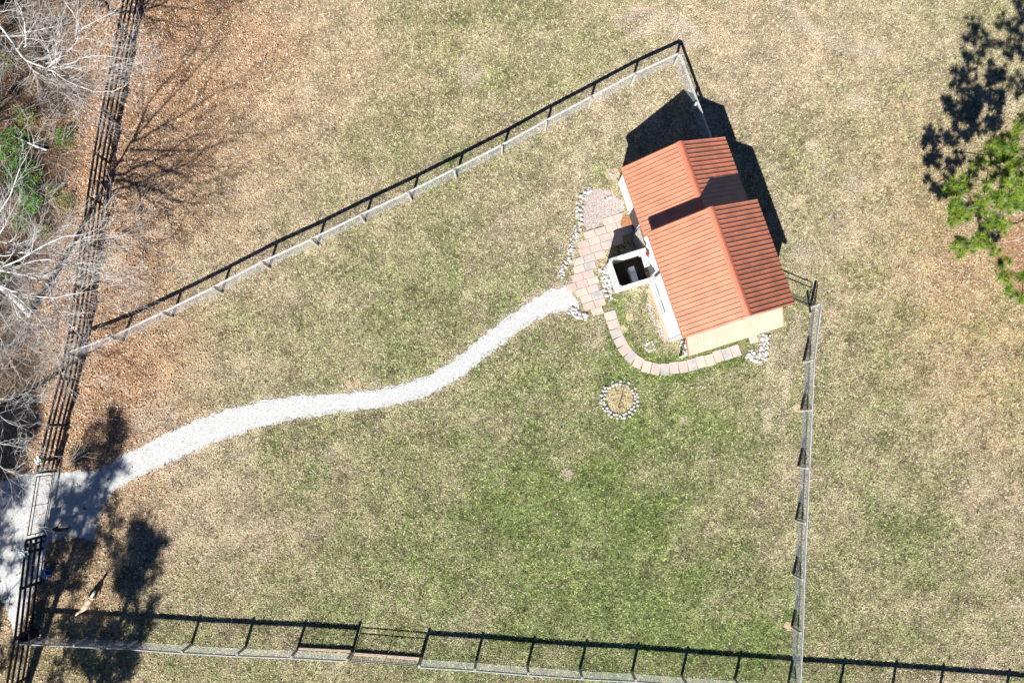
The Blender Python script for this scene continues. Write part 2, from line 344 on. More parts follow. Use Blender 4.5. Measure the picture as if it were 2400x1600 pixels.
o = big_mesh('grass', Vb, 3, c, M['blade']); tag(o, 'short dry tan and green lawn grass around the cottage', 'grass', kind='stuff')

NL = 270000
x = RN.uniform(-29, 31, NL); y = RN.uniform(-14.5, 25.5, NL)
_, lit, _ = maps(x, y)
ok = (free(x, y) | ((x < -16) & (RN.random(NL) < .10))) & ~inpoly(x, y, HOUSE) & (RN.random(NL) < lit**1.3*(1-.6*forest_shade(x, y))) & (np.abs(x) < (25.4 + (y+12.5)*.103 + 1.))
x, y = x[ok], y[ok]; n = len(x)
th = RN.uniform(0, 2*np.pi, n); a = RN.uniform(.03, .062, n); b = a*RN.uniform(.4, .8, n)
u = np.stack([np.cos(th), np.sin(th), RN.uniform(-.6, .6, n)], 1)*a[:, None]; v = np.stack([-np.sin(th), np.cos(th), RN.uniform(-.8, .8, n)], 1)*b[:, None]
p0 = np.stack([x, y, RN.uniform(.02, .05, n)], 1); pal = np.array(((.70,.44,.28),(.60,.34,.19),(.78,.58,.42),(.24,.12,.07),(.74,.62,.50),(.20,.12,.08)))
c = pal[RN.integers(0, 6, n)]*(RN.uniform(.7, 1.2, n)*(1-.78*forest_shade(x, y)))[:, None]
o = big_mesh('leaf_litter', np.stack([p0-u, p0+v, p0+u, p0-v], 1).reshape(-1, 3), 4, c, M['blade']); tag(o, 'orange brown fallen leaves under the bare trees and along the dark fence', 'fallen leaves', kind='stuff')
# small pebbles breaking the edge and surface of the gravel path
NPB = 60000
x = RN.uniform(-27, 5, NPB); y = RN.uniform(-12, 9, NPB); edge = line_d(x, y, UP_); edge = np.minimum(edge, line_d(x, y, LO_))
ins = inpoly(x, y, PATH); ok = ins | (RN.random(NPB)*.28 > edge)
x, y = x[ok], y[ok]; n = len(x); th = RN.uniform(0, 6.28, n); a = RN.uniform(.008, .02, n)
u = np.stack([np.cos(th), np.sin(th), RN.uniform(-.7, .7, n)], 1)*a[:, None]; v = np.stack([-np.sin(th), np.cos(th), RN.uniform(-.7, .7, n)], 1)*a[:, None]
p0 = np.stack([x, y, np.full(n, .026)], 1); c = np.array((.58,.585,.58))*RN.uniform(.72, 1.12, n)[:, None]
o = big_mesh('loose_gravel', np.stack([p0-u, p0+v, p0+u, p0-v], 1).reshape(-1, 3), 4, c, M['blade']); tag(o, 'loose pale chippings spread on the curving path', 'gravel', kind='stuff')

# ------------------------------------------------------------------ house
def gable(mb_roofL, mb_roofR, l0, l1, wl, wr, ze, zr, th=.05):
    wm = (wl+wr)/2
    mb_roofL.hexa([F(wl,l0,ze-th),F(wm,l0,zr-th),F(wm,l1,zr-th),F(wl,l1,ze-th)],[F(wl,l0,ze),F(wm,l0,zr),F(wm,l1,zr),F(wl,l1,ze)])
    mb_roofR.hexa([F(wm,l0,zr-th),F(wr,l0,ze-th),F(wr,l1,ze-th),F(wm,l1,zr-th)],[F(wm,l0,zr),F(wr,l0,ze),F(wr,l1,ze),F(wm,l1,zr)])
def ribs(mb, l0, l1, wa, za, wb, zb, sp=.235, hh=.040, ww=.062):
    n = int(round((l1-l0)/sp)); sp = (l1-l0)/n
    nv = Vector(((zb-za)*-1, 0, wb-wa)); sgn = 1 if nv.z > 0 else -1
    up = (E_*(-(zb-za)) + Vector((0,0,wb-wa))).normalized()*sgn
    def rib(l, ww, hh):
        b = [F(wa,l-ww/2,za),F(wa,l+ww/2,za),F(wb,l+ww/2,zb),F(wb,l-ww/2,zb)]
        t = [F(wa,l-ww/4,za)+up*hh,F(wa,l+ww/4,za)+up*hh,F(wb,l+ww/4,zb)+up*hh,F(wb,l-ww/4,zb)+up*hh]
        b = [q-up*.002 for q in b]
        if wb < wa: b = b[::-1]; t = t[::-1]
        mb.hexa(b, t)
    for i in range(n+1):
        l = l0+.03+(l1-l0-.06)*i/n; rib(l, ww, hh)
        if i < n:
            for q in (.33, .67): rib(l+sp*q, .03, .014)
def ridge(mb, l0, l1, wm, zr, slope):
    hw = .17; dz = hw*slope
    for sg in (-1, 1):
        q = [F(wm,l0,zr+.045),F(wm+sg*hw,l0,zr+.035-dz),F(wm+sg*hw,l1,zr+.035-dz),F(wm,l1,zr+.045)]
        b = [p-Vector((0,0,.012)) for p in q]
        if sg > 0: mb.hexa(b, q)
        else: mb.hexa(b[::-1], q[::-1])
    for sg in (-1, 1):
        mb.bar(F(wm+sg*.055,l0+.003,zr+.036-.055*slope+.012),F(wm+sg*.055,l1-.003,zr+.036-.055*slope+.012),.02,.018)
def prism_wall(mb, w0, w1, l0, l1, zw, zr):
    wm = (w0+w1)/2
    pts = [(w0,0),(w1,0),(w1,zw),(wm,zr),(w0,zw)]
    v = [F(a,l0,z) for a, z in pts]+[F(a,l1,z) for a, z in pts]
    mb.add(v, [(0,1,2,3,4),(9,8,7,6,5),(0,5,6,1),(1,6,7,2),(2,7,8,3),(3,8,9,4),(4,9,5,0)])
ZE, ZR, AE, AR = 3.05, 4.42, 2.03, 3.40
house = thing('cottage', 'small white cottage with two stepped ribbed terracotta metal gable roofs', 'cottage', F(-2.75, 4.5))
wl = MB(); prism_wall(wl, -5.47, -.15, .12, 3.34, ZE-.09, ZR-.10); prism_wall(wl, -5.33, -.15, 3.34, 5.28, ZE-.09, ZR-.17); wl.build('wall', M['wall'], house)
wl = MB(); prism_wall(wl, -5.33, -.15, 5.283, 8.97, AE-.07, AR-.10); wl.build('wall', M['wall'], house)
a = MB(); b = MB(); gable(a, b, 0, 5.33, -5.6, .02, ZE, ZR); 
ribs(a, 0, 5.33, -5.6, ZE, -2.79-.10, ZR-.05); ribs(b, 0, 5.33, -2.79+.10, ZR-.05, .02, ZE)
r1 = a.build('roof', M['roof'], house); r2 = b.build('roof', M['roof'], house)
c_ = MB(); ridge(c_, -.02, 5.35, -2.79, ZR, .49); c_.build('ridge_cap', M['trim'], r1)
a = MB(); b = MB(); gable(a, b, 5.36, 9.07, -5.5, .02, AE, AR)
ribs(a, 5.36, 9.07, -5.5, AE, -2.74-.10, AR-.05); ribs(b, 5.36, 9.07, -2.74+.10, AR-.05, .02, AE)
r3 = a.build('roof', M['roof'], house); b.build('roof', M['roof'], house)
c_ = MB(); ridge(c_, 5.36, 9.09, -2.74, AR, .50); c_.build('ridge_cap', M['trim'], r3)
# rake and eave trim
t_ = MB()
for (l, ze, zr, wl_, wm) in ((-.012, ZE, ZR, -5.6, -2.79), (5.342, ZE, ZR, -5.6, -2.79), (9.082, AE, AR, -5.5, -2.74)):
    for w0, w1 in ((wl_, wm), (.02, wm)):
        q = [F(w0,l-.010,ze-.13),F(w1,l-.010,zr-.13),F(w1,l+.010,zr-.13),F(w0,l+.010,ze-.13)]; tt = [F(w0,l-.010,ze+.012),F(w1,l-.010,zr+.012),F(w1,l+.010,zr+.012),F(w0,l+.010,ze+.012)]
        if w1 < w0: q = q[::-1]; tt = tt[::-1]
        t_.hexa(q, tt)
t_.bar(F(-5.612,0,ZE-.06),F(-5.612,5.33,ZE-.06),.02,.10); t_.bar(F(.033,0,ZE-.06),F(.033,5.33,ZE-.06),.02,.10)
t_.bar(F(-5.512,5.36,AE-.06),F(-5.512,9.07,AE-.06),.02,.10); t_.bar(F(.033,5.36,AE-.06),F(.033,9.07,AE-.06),.02,.10)
t_.build('roof_trim', M['trim'], house)
# lean-to roof on the south side, carried by posts
lt = MB(); z1, z0 = 2.78, 2.14
lt.hexa([F(-5.35,-.90,z0-.04),F(-.52,-.90,z0-.04),F(-.52,.0,z1-.04),F(-5.35,.0,z1-.04)],[F(-5.35,-.90,z0),F(-.52,-.90,z0),F(-.52,.0,z1),F(-5.35,.0,z1)])
n = 30
for i in range(n+1):
    w_ = -5.33+i*(4.79/n); ww = .07
    lt.hexa([F(w_-ww/2,-.90,z0-.002),F(w_+ww/2,-.90,z0-.002),F(w_+ww/2,0,z1-.002),F(w_-ww/2,0,z1-.002)],[F(w_-ww*.35,-.90,z0+.055),F(w_+ww*.35,-.90,z0+.055),F(w_+ww*.35,0,z1+.055),F(w_-ww*.35,0,z1+.055)])
lr = lt.build('porch_roof', M['leanroof'], house); lr['label'] = 'cream ribbed porch roof along the south gable'
t_ = MB()
for w_ in (-5.365, -.505): t_.hexa([F(w_-.025,-.91,z0-.11),F(w_+.025,-.91,z0-.11),F(w_+.025,0,z1-.11),F(w_-.025,0,z1-.11)],[F(w_-.025,-.91,z0+.03),F(w_+.025,-.91,z0+.03),F(w_+.025,0,z1+.03),F(w_-.025,0,z1+.03)])
t_.bar(F(-5.4,-.002,z1+.04),F(-.5,-.002,z1+.04),.03,.06); t_.build('porch_trim', M['trim'], lr)
for w_ in (-5.25, -3.7, -2.2, -.65): MB().bar(F(w_,-.8,0),F(w_,-.8,z0-.02),.1,.1,N_).build('porch_post', M['whitewood'], house)
# clapboards on the visible west wall, corner boards, door, windows, skirting
cb = MB(); cb2 = MB(); cb3 = MB(); cb4 = MB()
for i in range(1, 25):
    z = .22+i*.115
    if z > ZE-.25: break
    for a0, a1 in ((.2,1.50),(2.33,2.37),(3.18,3.32)) if .4 < z < 1.38 else ((.2,3.32),): cb.bar(F(-5.475,a0,z),F(-5.475,a1,z),.014,.022)
    cb2.bar(F(-5.335,3.36,z),F(-5.335,5.26,z),.014,.022)
for i in range(1, 16):
    z = .22+i*.115
    if z > AE-.25: break
    cb3.bar(F(-5.335,7.24,z),F(-5.335,8.85,z),.014,.022); cb4.bar(F(-5.335,5.32,z),F(-5.335,6.08,z),.014,.022)
for q in (cb, cb2, cb3, cb4): q.build('clapboard', M['wall'], house)
for w_, l, z in ((-5.485,.17,ZE-.14),(-5.485,3.29,ZE-.14),(-5.345,8.9,AE-.12)): MB().bar(F(w_,l,0),F(w_,l,z),.10,.025,E_).build('corner_board', M['wall'], house)
for l0, l1 in ((2.43,3.12),(1.55,2.27)):
    fr = MB(); w_ = -5.50
    fr.bar(F(w_,l0-.03,.42),F(w_,l0-.03,1.36),.06,.05,E_); fr.bar(F(w_,l1+.03,.42),F(w_,l1+.03,1.36),.06,.05,E_)
    fr.bar(F(w_,l0,1.335),F(w_,l1,1.335),.05,.05); fr.bar(F(w_,l0,.445),F(w_,l1,.445),.05,.05); fr.bar(F(w_-.003,l0,.85),F(w_-.003,l1,.85),.05,.09)
    fo = fr.build('window', M['wall'], house)
    MB().bar(F(-5.487,l0,.635),F(-5.487,l1,.635),.02,.34).bar(F(-5.484,l0,1.10),F(-5.484,l1,1.10),.015,.42).build('pane', M['glass'], fo)
    MB().bar(F(-5.53,l0-.08,.40),F(-5.53,l1+.08,.40),.12,.035).build('sill', M['wall'], fo)
do = MB().bar(F(-5.34,6.20,.97),F(-5.34,7.13,.97),.05,1.84).build('door', M['door'], house)
MB().bar(F(-5.36,6.155,0),F(-5.36,6.155,1.9),.08,.05,E_).bar(F(-5.36,7.175,0),F(-5.36,7.175,1.9),.08,.05,E_).build('frame', M['wall'], do)
MB().tube([F(-5.37,6.3,.95),F(-5.42,6.3,.95),F(-5.42,6.36,.95)],.012).build('handle', M['rim'], do)
MB().box(F(-5.55,1.7,0),E_*.035,N_*1.55,.06).build('skirting', M['timber'], house)

# ------------------------------------------------------------------ whitewashed board enclosure with grey cabinet
box = thing('board_enclosure', 'open-topped enclosure of whitewashed boards against the west wall of the cottage', 'enclosure', F(-6.4, 4.1))
BH = 1.5; w0, w1, l0, l1 = -7.38, -5.52, 3.38, 4.88
def boards(nm, a, b, inner, gaps=True):
    m = MB(); nb = 9; h = BH/nb
    for i in range(nb):
        z = h*(i+.5)+.01; j = random.uniform(-.004, .004)
        g_ = .018 if gaps and i % 2 == 0 else .004
        m.bar(a+Vector((0,0,z)), b+Vector((0,0,z)), .022+j, h-g_)
    return m.build(nm, M['whitewood'], box)
boards('side_panel', F(w0,l1), F(w1,l1), 0); boards('side_panel', F(w0,l0), F(w1,l0), 0, False); boards('front_panel', F(w0,l0), F(w0,l1), 0, False)
for a, b in ((w0+.06,l0+.06),(w0+.06,l1-.06),(w1-.06,l1-.06),(w1-.06,l0+.06)): MB().bar(F(a,b,0),F(a,b,BH+.03),.09,.09,N_).build('corner_post', M['whitewood'], box)
m = MB(); m.bar(F(w0-.03,l0-.03,BH+.03),F(w0-.03,l1+.03,BH+.03),.11,.028); m.bar(F(w0+.03,l1,BH+.033),F(w1,l1,BH+.033),.10,.028); m.bar(F(w0+.03,l0,BH+.033),F(w1,l0,BH+.033),.07,.028)
m.build('top_rail', M['whitewood'], box)
m = MB(); 
for i in range(4): m.bar(F(w0+.035,l0+.1,.35+.33*i),F(w0+.035,l1-.1,.35+.33*i),.03,.07)
m.build('batten', M['whitewood'], box)
MB().hexa([F(w0+.05,l0+.05,.004),F(w1-.02,l0+.05,.004),F(w1-.02,l1-.05,.004),F(w0+.05,l1-.05,.004)],[F(w0+.05,l0+.05,.05),F(w1-.02,l0+.05,.05),F(w1-.02,l1-.05,.05),F(w0+.05,l1-.05,.05)]).build('enclosure_floor', M['boxfloor'], box)  # near-black floor sheet inside the enclosure
cab = thing('utility_cabinet', 'slim pale grey cabinet standing inside the whitewashed board enclosure', 'cabinet', F(-6.26, 3.96, .05))
m = MB().box(F(-6.26,3.96,.05), E_*.15, N_*.40, .42); m.build('body', M['pump'], cab)
MB().hexa([F(-6.42,3.545,.472),F(-6.10,3.545,.472),F(-6.10,4.07,.472),F(-6.42,4.07,.472)],[F(-6.41,3.555,.50),F(-6.11,3.555,.50),F(-6.11,4.06,.50),F(-6.41,4.06,.50)]).build('lid', M['pump'], cab)
MB().hexa([F(-6.42,4.11,.472),F(-6.10,4.11,.472),F(-6.10,4.385,.472),F(-6.42,4.385,.472)],[F(-6.40,4.12,.56),F(-6.12,4.12,.56),F(-6.12,4.36,.53),F(-6.40,4.36,.53)]).build('lid', M['pump'], cab)
MB().bar(F(-6.44,4.09,.49),F(-6.08,4.09,.49),.035,.05).build('strap', M['pumpl'], cab)
MB().tube([F(-6.42,3.7,.3),F(-6.55,3.75,.25),F(-6.56,4.1,.2),F(-6.5,4.4,.1)],.012,6).build('hose', M['black'], cab)
sh = thing('plank_shelf', 'weathered whitish plank shelf fixed on the wall between the enclosure and the cottage', 'shelf', F(-5.52, 4.4, 1.0))
for i, (a, dz) in enumerate(((-5.74,.0),(-5.60,.03))): MB().bar(F(a,4.02,1.25+dz),F(a+.02,4.86,1.28+dz),.12,.03).build('plank', M['whitewood'], sh)
for q in (4.15, 4.7): MB().bar(F(-5.66,q,1.18),F(-5.36,q,1.18),.04,.05).build('bracket', M['whitewood'], sh)
MB().cone(F(-5.46,4.62),.09,.11,1.30,1.36,14).cone(F(-5.46,4.62),.10,.02,1.36,1.56,14).build('red_lantern', M['red'], None, F(-5.46,4.62,1.3))
o = bpy.data.objects['red_lantern']; o.data.transform(Matrix.Translation((0,0,0))); tag(o, 'dark red lantern standing on the plank shelf by the cottage wall', 'lantern')
# added slats imitating the enclosure's striped shadow on the wall north of it
lv = thing('shadow_slats', 'grey slats added to imitate the striped enclosure shadow on the wall before the door', 'shadow slats', F(-5.5, 5.5))
for l in (5.02, 5.95): MB().bar(F(-5.55,l,0),F(-5.45,l,1.45),.05,.04,N_).build('upright', M['post'], lv)
m = MB()
for i in range(9): m.bar(F(-5.56+i*.011,5.045,.1+i*.16),F(-5.56+i*.011,5.925,.1+i*.16),.05,.055)
m.build('slat', M['post'], lv)

# ------------------------------------------------------------------ paving
def slab(name, c, u, v, h, mt, label, group, seed, z0=.0):
    bev = .012; c = Vector(c); j = lambda k: mnoise.noise((seed*1.7+k, k*2.1, 3))*.012
    q = [c-u-v, c+u-v, c+u+v, c-u+v]; q = [p+Vector((j(i), j(i+9), 0)) for i, p in enumerate(q)]
    top = [p+(c-p).normalized()*bev+Vector((0,0,h+j(i+3)*.3)) for i, p in enumerate(q)]; mid = [p+Vector((0,0,h-.008)) for p in q]
    m = MB(); m.add(q+mid+top, [(3,2,1,0)]+[(i,(i+1)%4,(i+1)%4+4,i+4) for i in range(4)]+[(i+4,(i+1)%4+4,(i+1)%4+8,i+8) for i in range(4)]+[(8,9,10,11)])
    o = m.build(name, mt, None, c); return tag(o, label, 'paving slab', group)
ORD = ['first','second','third','fourth','fifth','sixth','seventh','eighth','ninth','tenth','eleventh','twelfth','thirteenth','fourteenth','fifteenth','sixteenth','seventeenth','eighteenth','nineteenth','twentieth','twenty-first','twenty-second','twenty-third','twenty-fourth']
def interp(tab, l):
    tab = sorted(tab)
    for (a, va), (b, vb) in zip(tab[:-1], tab[1:]):
        if a <= l <= b: return va+(vb-va)*(l-a)/(b-a+1e-9)
    return tab[0][1] if l < tab[0][0] else tab[-1][1]
Lb = [(2.6,-8.9),(3.1,-9.2),(3.6,-9.2),(4.36,-9.64),(4.99,-9.25),(5.52,-8.84),(5.92,-8.62),(6.76,-7.97),(7.05,-7.37),(7.18,-6.72),(7.5,-6.02)]
Rb = [(2.6,-8.2),(3.03,-7.95),(3.87,-8.0),(4.56,-8.14),(4.91,-7.85),(5.45,-7.75),(5.75,-6.45),(6.1,-5.6),(7.6,-5.45)]
rows = np.arange(2.75, 7.55, .40); sd = 0
for ri, l in enumerate(rows):
    a, b = interp(Lb, l), interp(Rb, l); nsl = max(1, int(round((b-a)/.60)))
    if b-a < .4: continue
    a0 = a + ((b-a)-nsl*.60)/2
    for i in range(nsl):
        sd += 1; mt = PAV[[0,1,0,2,0,1,3][(sd*5+ri) % 7]]
        slab('paving_slab', F(a0+.3+i*.60, l, .0), E_*.292, N_*.193, .035, mt,
             'pinkish concrete slab, %s from the left in the %s row of the patio path counted from the south' % (ORD[i], ORD[ri]), 'slabs of the straight patio path', sd)
lens = [0.]; 
for a, b in zip(CURVE[:-1], CURVE[1:]): lens.append(lens[-1]+(b-a).length)
ns = int(lens[-1]/.455)
for i in range(ns):
    t = lens[-1]*(i+.5)/ns; k = max(j for j in range(len(lens)) if lens[j] <= t); k = min(k, len(CURVE)-2)
    d = (CURVE[k+1]-CURVE[k]).normalized(); c = CURVE[k]+d*(t-lens[k])
    # smooth direction
    t2 = (CURVE[min(k+2,len(CURVE)-1)]-CURVE[max(k-1,0)]).normalized(); nn = Vector((-t2.y,t2.x,0))
    j = random.uniform(-.05,.05)
    slab('paving_slab', c+nn*random.uniform(-.03,.03), nn*.30, -t2*.226, .035+random.uniform(-.004,.004), PAV[[1,0,3,2,0,3,1][i % 7]],
         'pinkish grey slab, %s from the patio end of the curved walk round the cottage' % ORD[min(i,23)], 'slabs of the curved walk', 100+i)
c = P(1766, 795); slab('paving_slab', c, E_*.22, N_*.20, .035, PAV[1], 'lone tan slab between the porch roof and the white stone pile', None, 300)
sp = [P(1360+a/7.13, 400+b/7.13, .041) for a, b in ((710,700),(735,760),(830,750),(850,800),(880,905),(780,925),(690,940),(668,880),(690,810),(705,770))]
sp = [(p.x, p.y) for p in sp]; sheet('damp_stain', sp, .0425, M['stain'], .01, 5)

# ------------------------------------------------------------------ white stones
STM = []
for k in range(6):
    bm = bmesh.new(); bmesh.ops.create_icosphere(bm, subdivisions=2, radius=1)
    for v in bm.verts:
        v.co *= 1+.35*mnoise.noise(v.co*1.1+Vector((k*7,0,0)))+.12*mnoise.noise(v.co*3+Vector((0,k*5,0)))
        v.co.z = v.co.z*.68+.5
    me = bpy.data.meshes.new('stone_shape'); bm.to_mesh(me); bm.free(); me.materials.append(M['stone']); STM.append(me)
def stone(p, r, label, group):
    o = bpy.data.objects.new('white_stone', random.choice(STM)); C.objects.link(o)
    o.location = (p[0], p[1], 0.); r *= .95; o.scale = (r*random.uniform(.85,1.25), r*random.uniform(.85,1.15), r*random.uniform(.8,1.15)); o.rotation_euler = (0,0,random.uniform(0,6.28))
    tag(o, label, 'stone', group)
def pile(poly_c, n, r, label, group, width):
    pts = poly_c; ls = [0.]
    for a, b in zip(pts[:-1], pts[1:]): ls.append(ls[-1]+(b-a).length)
    placed = []; tries = 0
    while len(placed) < n and tries < 6000:
        tries += 1; t = random.uniform(0, ls[-1]); k = max(j for j in range(len(ls)) if ls[j] <= t); k = min(k, len(pts)-2)
        d = (pts[k+1]-pts[k]).normalized(); p = pts[k]+d*(t-ls[k])+Vector((-d.y,d.x,0))*random.uniform(-width/2, width/2)
        rr = r*random.uniform(.6, 1.3)
        if all((p-q).length > (rr+s)*.62 for q, s in placed): placed.append((p, rr)); stone(p, rr, label, group)
Z = lambda l: PX(l, 1/2.5297, 1260, 280)
pile(Z([(305,405),(272,450),(250,520),(247,600),(228,680),(205,745),(188,810),(165,870),(130,930)]), 72, .088, 'white stone in the long border west of the patio path', 'stones of the long border', .32)
for q in ((400,478),(417,468),(434,462)): stone(Z([q])[0], .10, 'white stone in the row of three on the pinkish gravel bed', 'three stones on the gravel bed')
for q in ((432,322),(445,330),(440,345)): stone(Z([q])[0], .08, 'white stone in the hollow by the north-west corner of the cottage', 'stones by the corner')
pile(Z([(190,1130),(230,1150),(295,1180)]), 24, .085, 'white stone in the pile between gravel path and curved walk', 'stones at the path end', .36)
pile(Z([(385,880),(400,950),(415,1020),(440,1075)]), 38, .085, 'white stone heaped along the outside of the board enclosure', 'stones beside the enclosure', .42)
pile(Z([(485,762),(520,775),(560,770)]), 9, .07, 'white stone in the shade north of the board enclosure', 'stones behind the enclosure', .2)
pile(Z([(855,1320),(865,1350),(880,1385)]), 12, .085, 'white stone below the south-west corner of the porch roof', 'stones under the porch corner', .25)
pile(Z([(1352,1275),(1345,1330),(1330,1390),(1335,1425),(1300,1415),(1245,1385)]), 52, .090, 'white stone in the bent pile south of the porch roof', 'stones of the bent pile', .44)
for i in range(11):
    a = i/11*6.283; c = Z([(665,1345)])[0]; stone(c+Vector((math.cos(a)*random.uniform(.19,.27), math.sin(a)*random.uniform(.19,.27), 0)), random.uniform(.06,.085), 'white stone in the small ring on the lawn bed by the cottage', 'stones of the small ring')
RC = P(1452, 936)
for rr, nn, ph in ((.79, 29, 0), (.95, 27, .1)):
    for i in range(nn):
        a = i/nn*6.283+ph+random.uniform(-.06,.06); r_ = rr*random.uniform(.97,1.04)
        if rr > .9 and math.sin(a) > .5 and i % 2: continue
        stone(RC+Vector((math.cos(a)*r_, math.sin(a)*r_*1.0, 0)), .078, 'white stone in the large ring around the bare sapling', 'stones of the sapling ring')
rag(1452, 936, 33, 44, 'soil', .009, 'mulch_ring')
sap = thing('sapling', 'leafless sapling in the middle of the large white stone ring', 'sapling', P(1449, 955))
b0 = P(1449, 955); MB().tube([b0, b0+Vector((.03,.02,.5)), b0+Vector((.05,.06,1.1)), b0+Vector((.03,.12,1.6))], [.022,.018,.012,.005], 6).build('trunk', M['stem'], sap)
m = MB()
for i in range(9):
    z = .5+i*.11; a = i*2.4; p = b0+Vector((.04,.05,z)); m.tube([p, p+Vector((math.cos(a)*.15,math.sin(a)*.15,.12)), p+Vector((math.cos(a)*.28,math.sin(a)*.28,.3))], [.009,.006,.003], 4)
m.build('branch', M['stem'], sap)

# ------------------------------------------------------------------ fences
def wire_mesh(a, b, z0, z1, off, nv=None):
    m = MB(); a = Vector(a)+off; b = Vector(b)+off; d = (b-a); L = d.length; d = d/L; x = Vector((-d.y,d.x,0))*.0030
    n = max(2, int(L/.10))
    for i in range(n+1):
        p = a+d*(L*i/n); q = d*.0022
        v = [p-q+Vector((0,0,z0)), p+q+Vector((0,0,z0)), p+q+Vector((0,0,z1)), p-q+Vector((0,0,z1))]
        m.add(v+[u_+x for u_ in v], [(0,1,2,3),(7,6,5,4),(0,3,7,4),(1,5,6,2)])
    for j in range(11):
        z = z0+(z1-z0)*(j/10)**1.1
        m.bar(a+Vector((0,0,z)), b+Vector((0,0,z)), .0056, .0045)
    return m
def mesh_fence(label, bases, inward, post_h=1.10, skip=(), rail_off=.09, round_post=True):
    f = thing('mesh_fence', label, 'fence', bases[0])
    for i, b in enumerate(bases):
        if i in skip: continue
        h = post_h+random.uniform(-.02,.03); t = Vector((random.uniform(-.02,.02), random.uniform(-.02,.02), 0))
        MB().tube([b, b+t+Vector((0,0,h)), b+t*1.0+Vector((0,0,h+.012))], [.072,.068,.05], 12).build('post', M['post'], f)
    for i in range(len(bases)-1):
        a, b = bases[i], bases[i+1]; d = (b-a).normalized(); out = Vector((-d.y,d.x,0)); out = -out if out.dot(inward) > 0 else out
        off = out*rail_off; wig = Vector((0,0,random.uniform(-.012,.012)))
        MB().bar(a+off+Vector((0,0,1.02)), b+off+Vector((0,0,1.02))+wig, .036, .185).build('rail', M['rail'], f)
        wire_mesh(a, b, .03, .97, out*(rail_off-.02)).build('wire_panel', M['wire'], f)
    return f
up_b = [P(*q) for q in [(186,836),(288.6,798.6),(404.6,743.1),(519.9,685.7),(631,628),(744,575.5),(855,521),(964.3,469.1),(1068.4,416.8),(1176.3,362),(1277.6,305.9),(1380,252),(1480,198.8),(1580,153)]]
mesh_fence('long wire mesh fence with pale top rail running diagonally above the gravel path', up_b, Vector((.4,-.9,0)))
ne = [P(1580,153), P(1620,262), P(1652,345)]
mesh_fence('short wire mesh fence running from the far corner down to the back of the cottage', ne, Vector((-1,-.3,0)), skip=(0,))
bo_l = [P(*q) for q in [(62,1487),(205,1494),(322.7,1499.7),(449,1509),(575.6,1516),(697.6,1520.5),(825.6,1528)]]
mesh_fence('wire mesh fence along the bottom lawn edge left of the tube gate', bo_l, Vector((0,1,0)))
bo_r = [P(*q) for q in [(988,1541),(1116,1549),(1236,1559),(1358.5,1568),(1481,1574),(1597,1583),(1722,1592),(1847,1601),(1967,1608),(2089,1617),(2200,1625),(2355,1637),(2480,1648)]]
mesh_fence('wire mesh fence along the bottom lawn edge right of the tube gate', bo_r, Vector((0,1,0)))
ri = [P(*q) for q in [(1898.7,720),(1882.6,848),(1879-2,961),(1871,1093),(1865,1218),(1859,1345.5),(1855.5,1467.7),(1849,1592)]]
rf = mesh_fence('straight wire mesh fence between the cottage side gate and the bottom fence', ri, Vector((-1,0,0)), skip=(7,), rail_off=.11)
mesh_fence('wire mesh fence running on south from the bottom fence crossing', [P(1847,1606), P(1842,1730)], Vector((-1,0,0)), skip=(0,), rail_off=.11)

def tube_gate(label, a, b, h=1.0, mesh=True, ring=False):
    g_ = thing('field_gate', label, 'gate', a); d = (b-a).normalized(); a2 = a+d*.10; b2 = b-d*.10; z = lambda q: Vector((0,0,q))
    r = .024
    MB().tube([a2+z(.1), a2+z(h)], r).tube([b2+z(.1), b2+z(h)], r).tube([a2+z(h), b2+z(h)], r).tube([a2+z(.1), b2+z(.1)], r).tube([a2+z(h-.22), b2+z(h-.22)], r*.9).build('gate_frame', M['gatem'], g_)
    m_ = a2.lerp(b2, .5); MB().tube([m_+z(.1), m_+z(h)], r*.7).build('upright', M['gatem'], g_)
    m = MB(); L = (b2-a2).length; n = int(L/.1)
    for i in range(1, n): p = a2+d*(L*i/n); m.tube([p+z(.1), p+z(h-.22)], .0028, 3, False)
    for j in range(1, 8): m.tube([a2+z(.1+j*(h-.32)/8), b2+z(.1+j*(h-.32)/8)], .0028, 3, False)
    m.build('wire_panel', M['gatem'], g_)
    MB().tube([b2+z(.7), b2+d*.10+z(.7)], .015).build('latch', M['gatem'], g_)
    return g_
ga, gb = P(825.6,1528), P(988,1541); off = Vector((0,-.07,0))
tube_gate('closed black tube gate in the bottom fence above the pale sill timber', ga+off, gb+off)
def timber(label, a, b, wd, ht):
    o = MB().bar(a+Vector((0,0,ht/2)), b+Vector((0,0,ht/2)), wd, ht).build('timber', M['timber'], None, a.lerp(b, .5)); tag(o, label, 'timber')
timber('pale sill timber lying under the black tube gate', P(831,1531)+Vector((0,.03,0)), P(984,1542.5)+Vector((0,.03,0)), .13, .14)
timber('pale ground board along the fence panel just left of the tube gate', P(700,1519)+Vector((0,.04,0)), P(823,1525)+Vector((0,.04,0)), .10, .16)
ha, hb = P(1800,748), P(1897,716)
tube_gate('black tube gate closing the gap between the cottage and the right fence', F(-.13,1.55), P(1898.7,720)+Vector((-.06,.02,0)))
MB().tube([P(1900,735), P(1900,735,1.1)], .05, 10).build('fence_post', M['post'], None, P(1900,735)); tag(bpy.data.objects['fence_post'], 'stub fence post beside the corner post of the right fence', 'post')

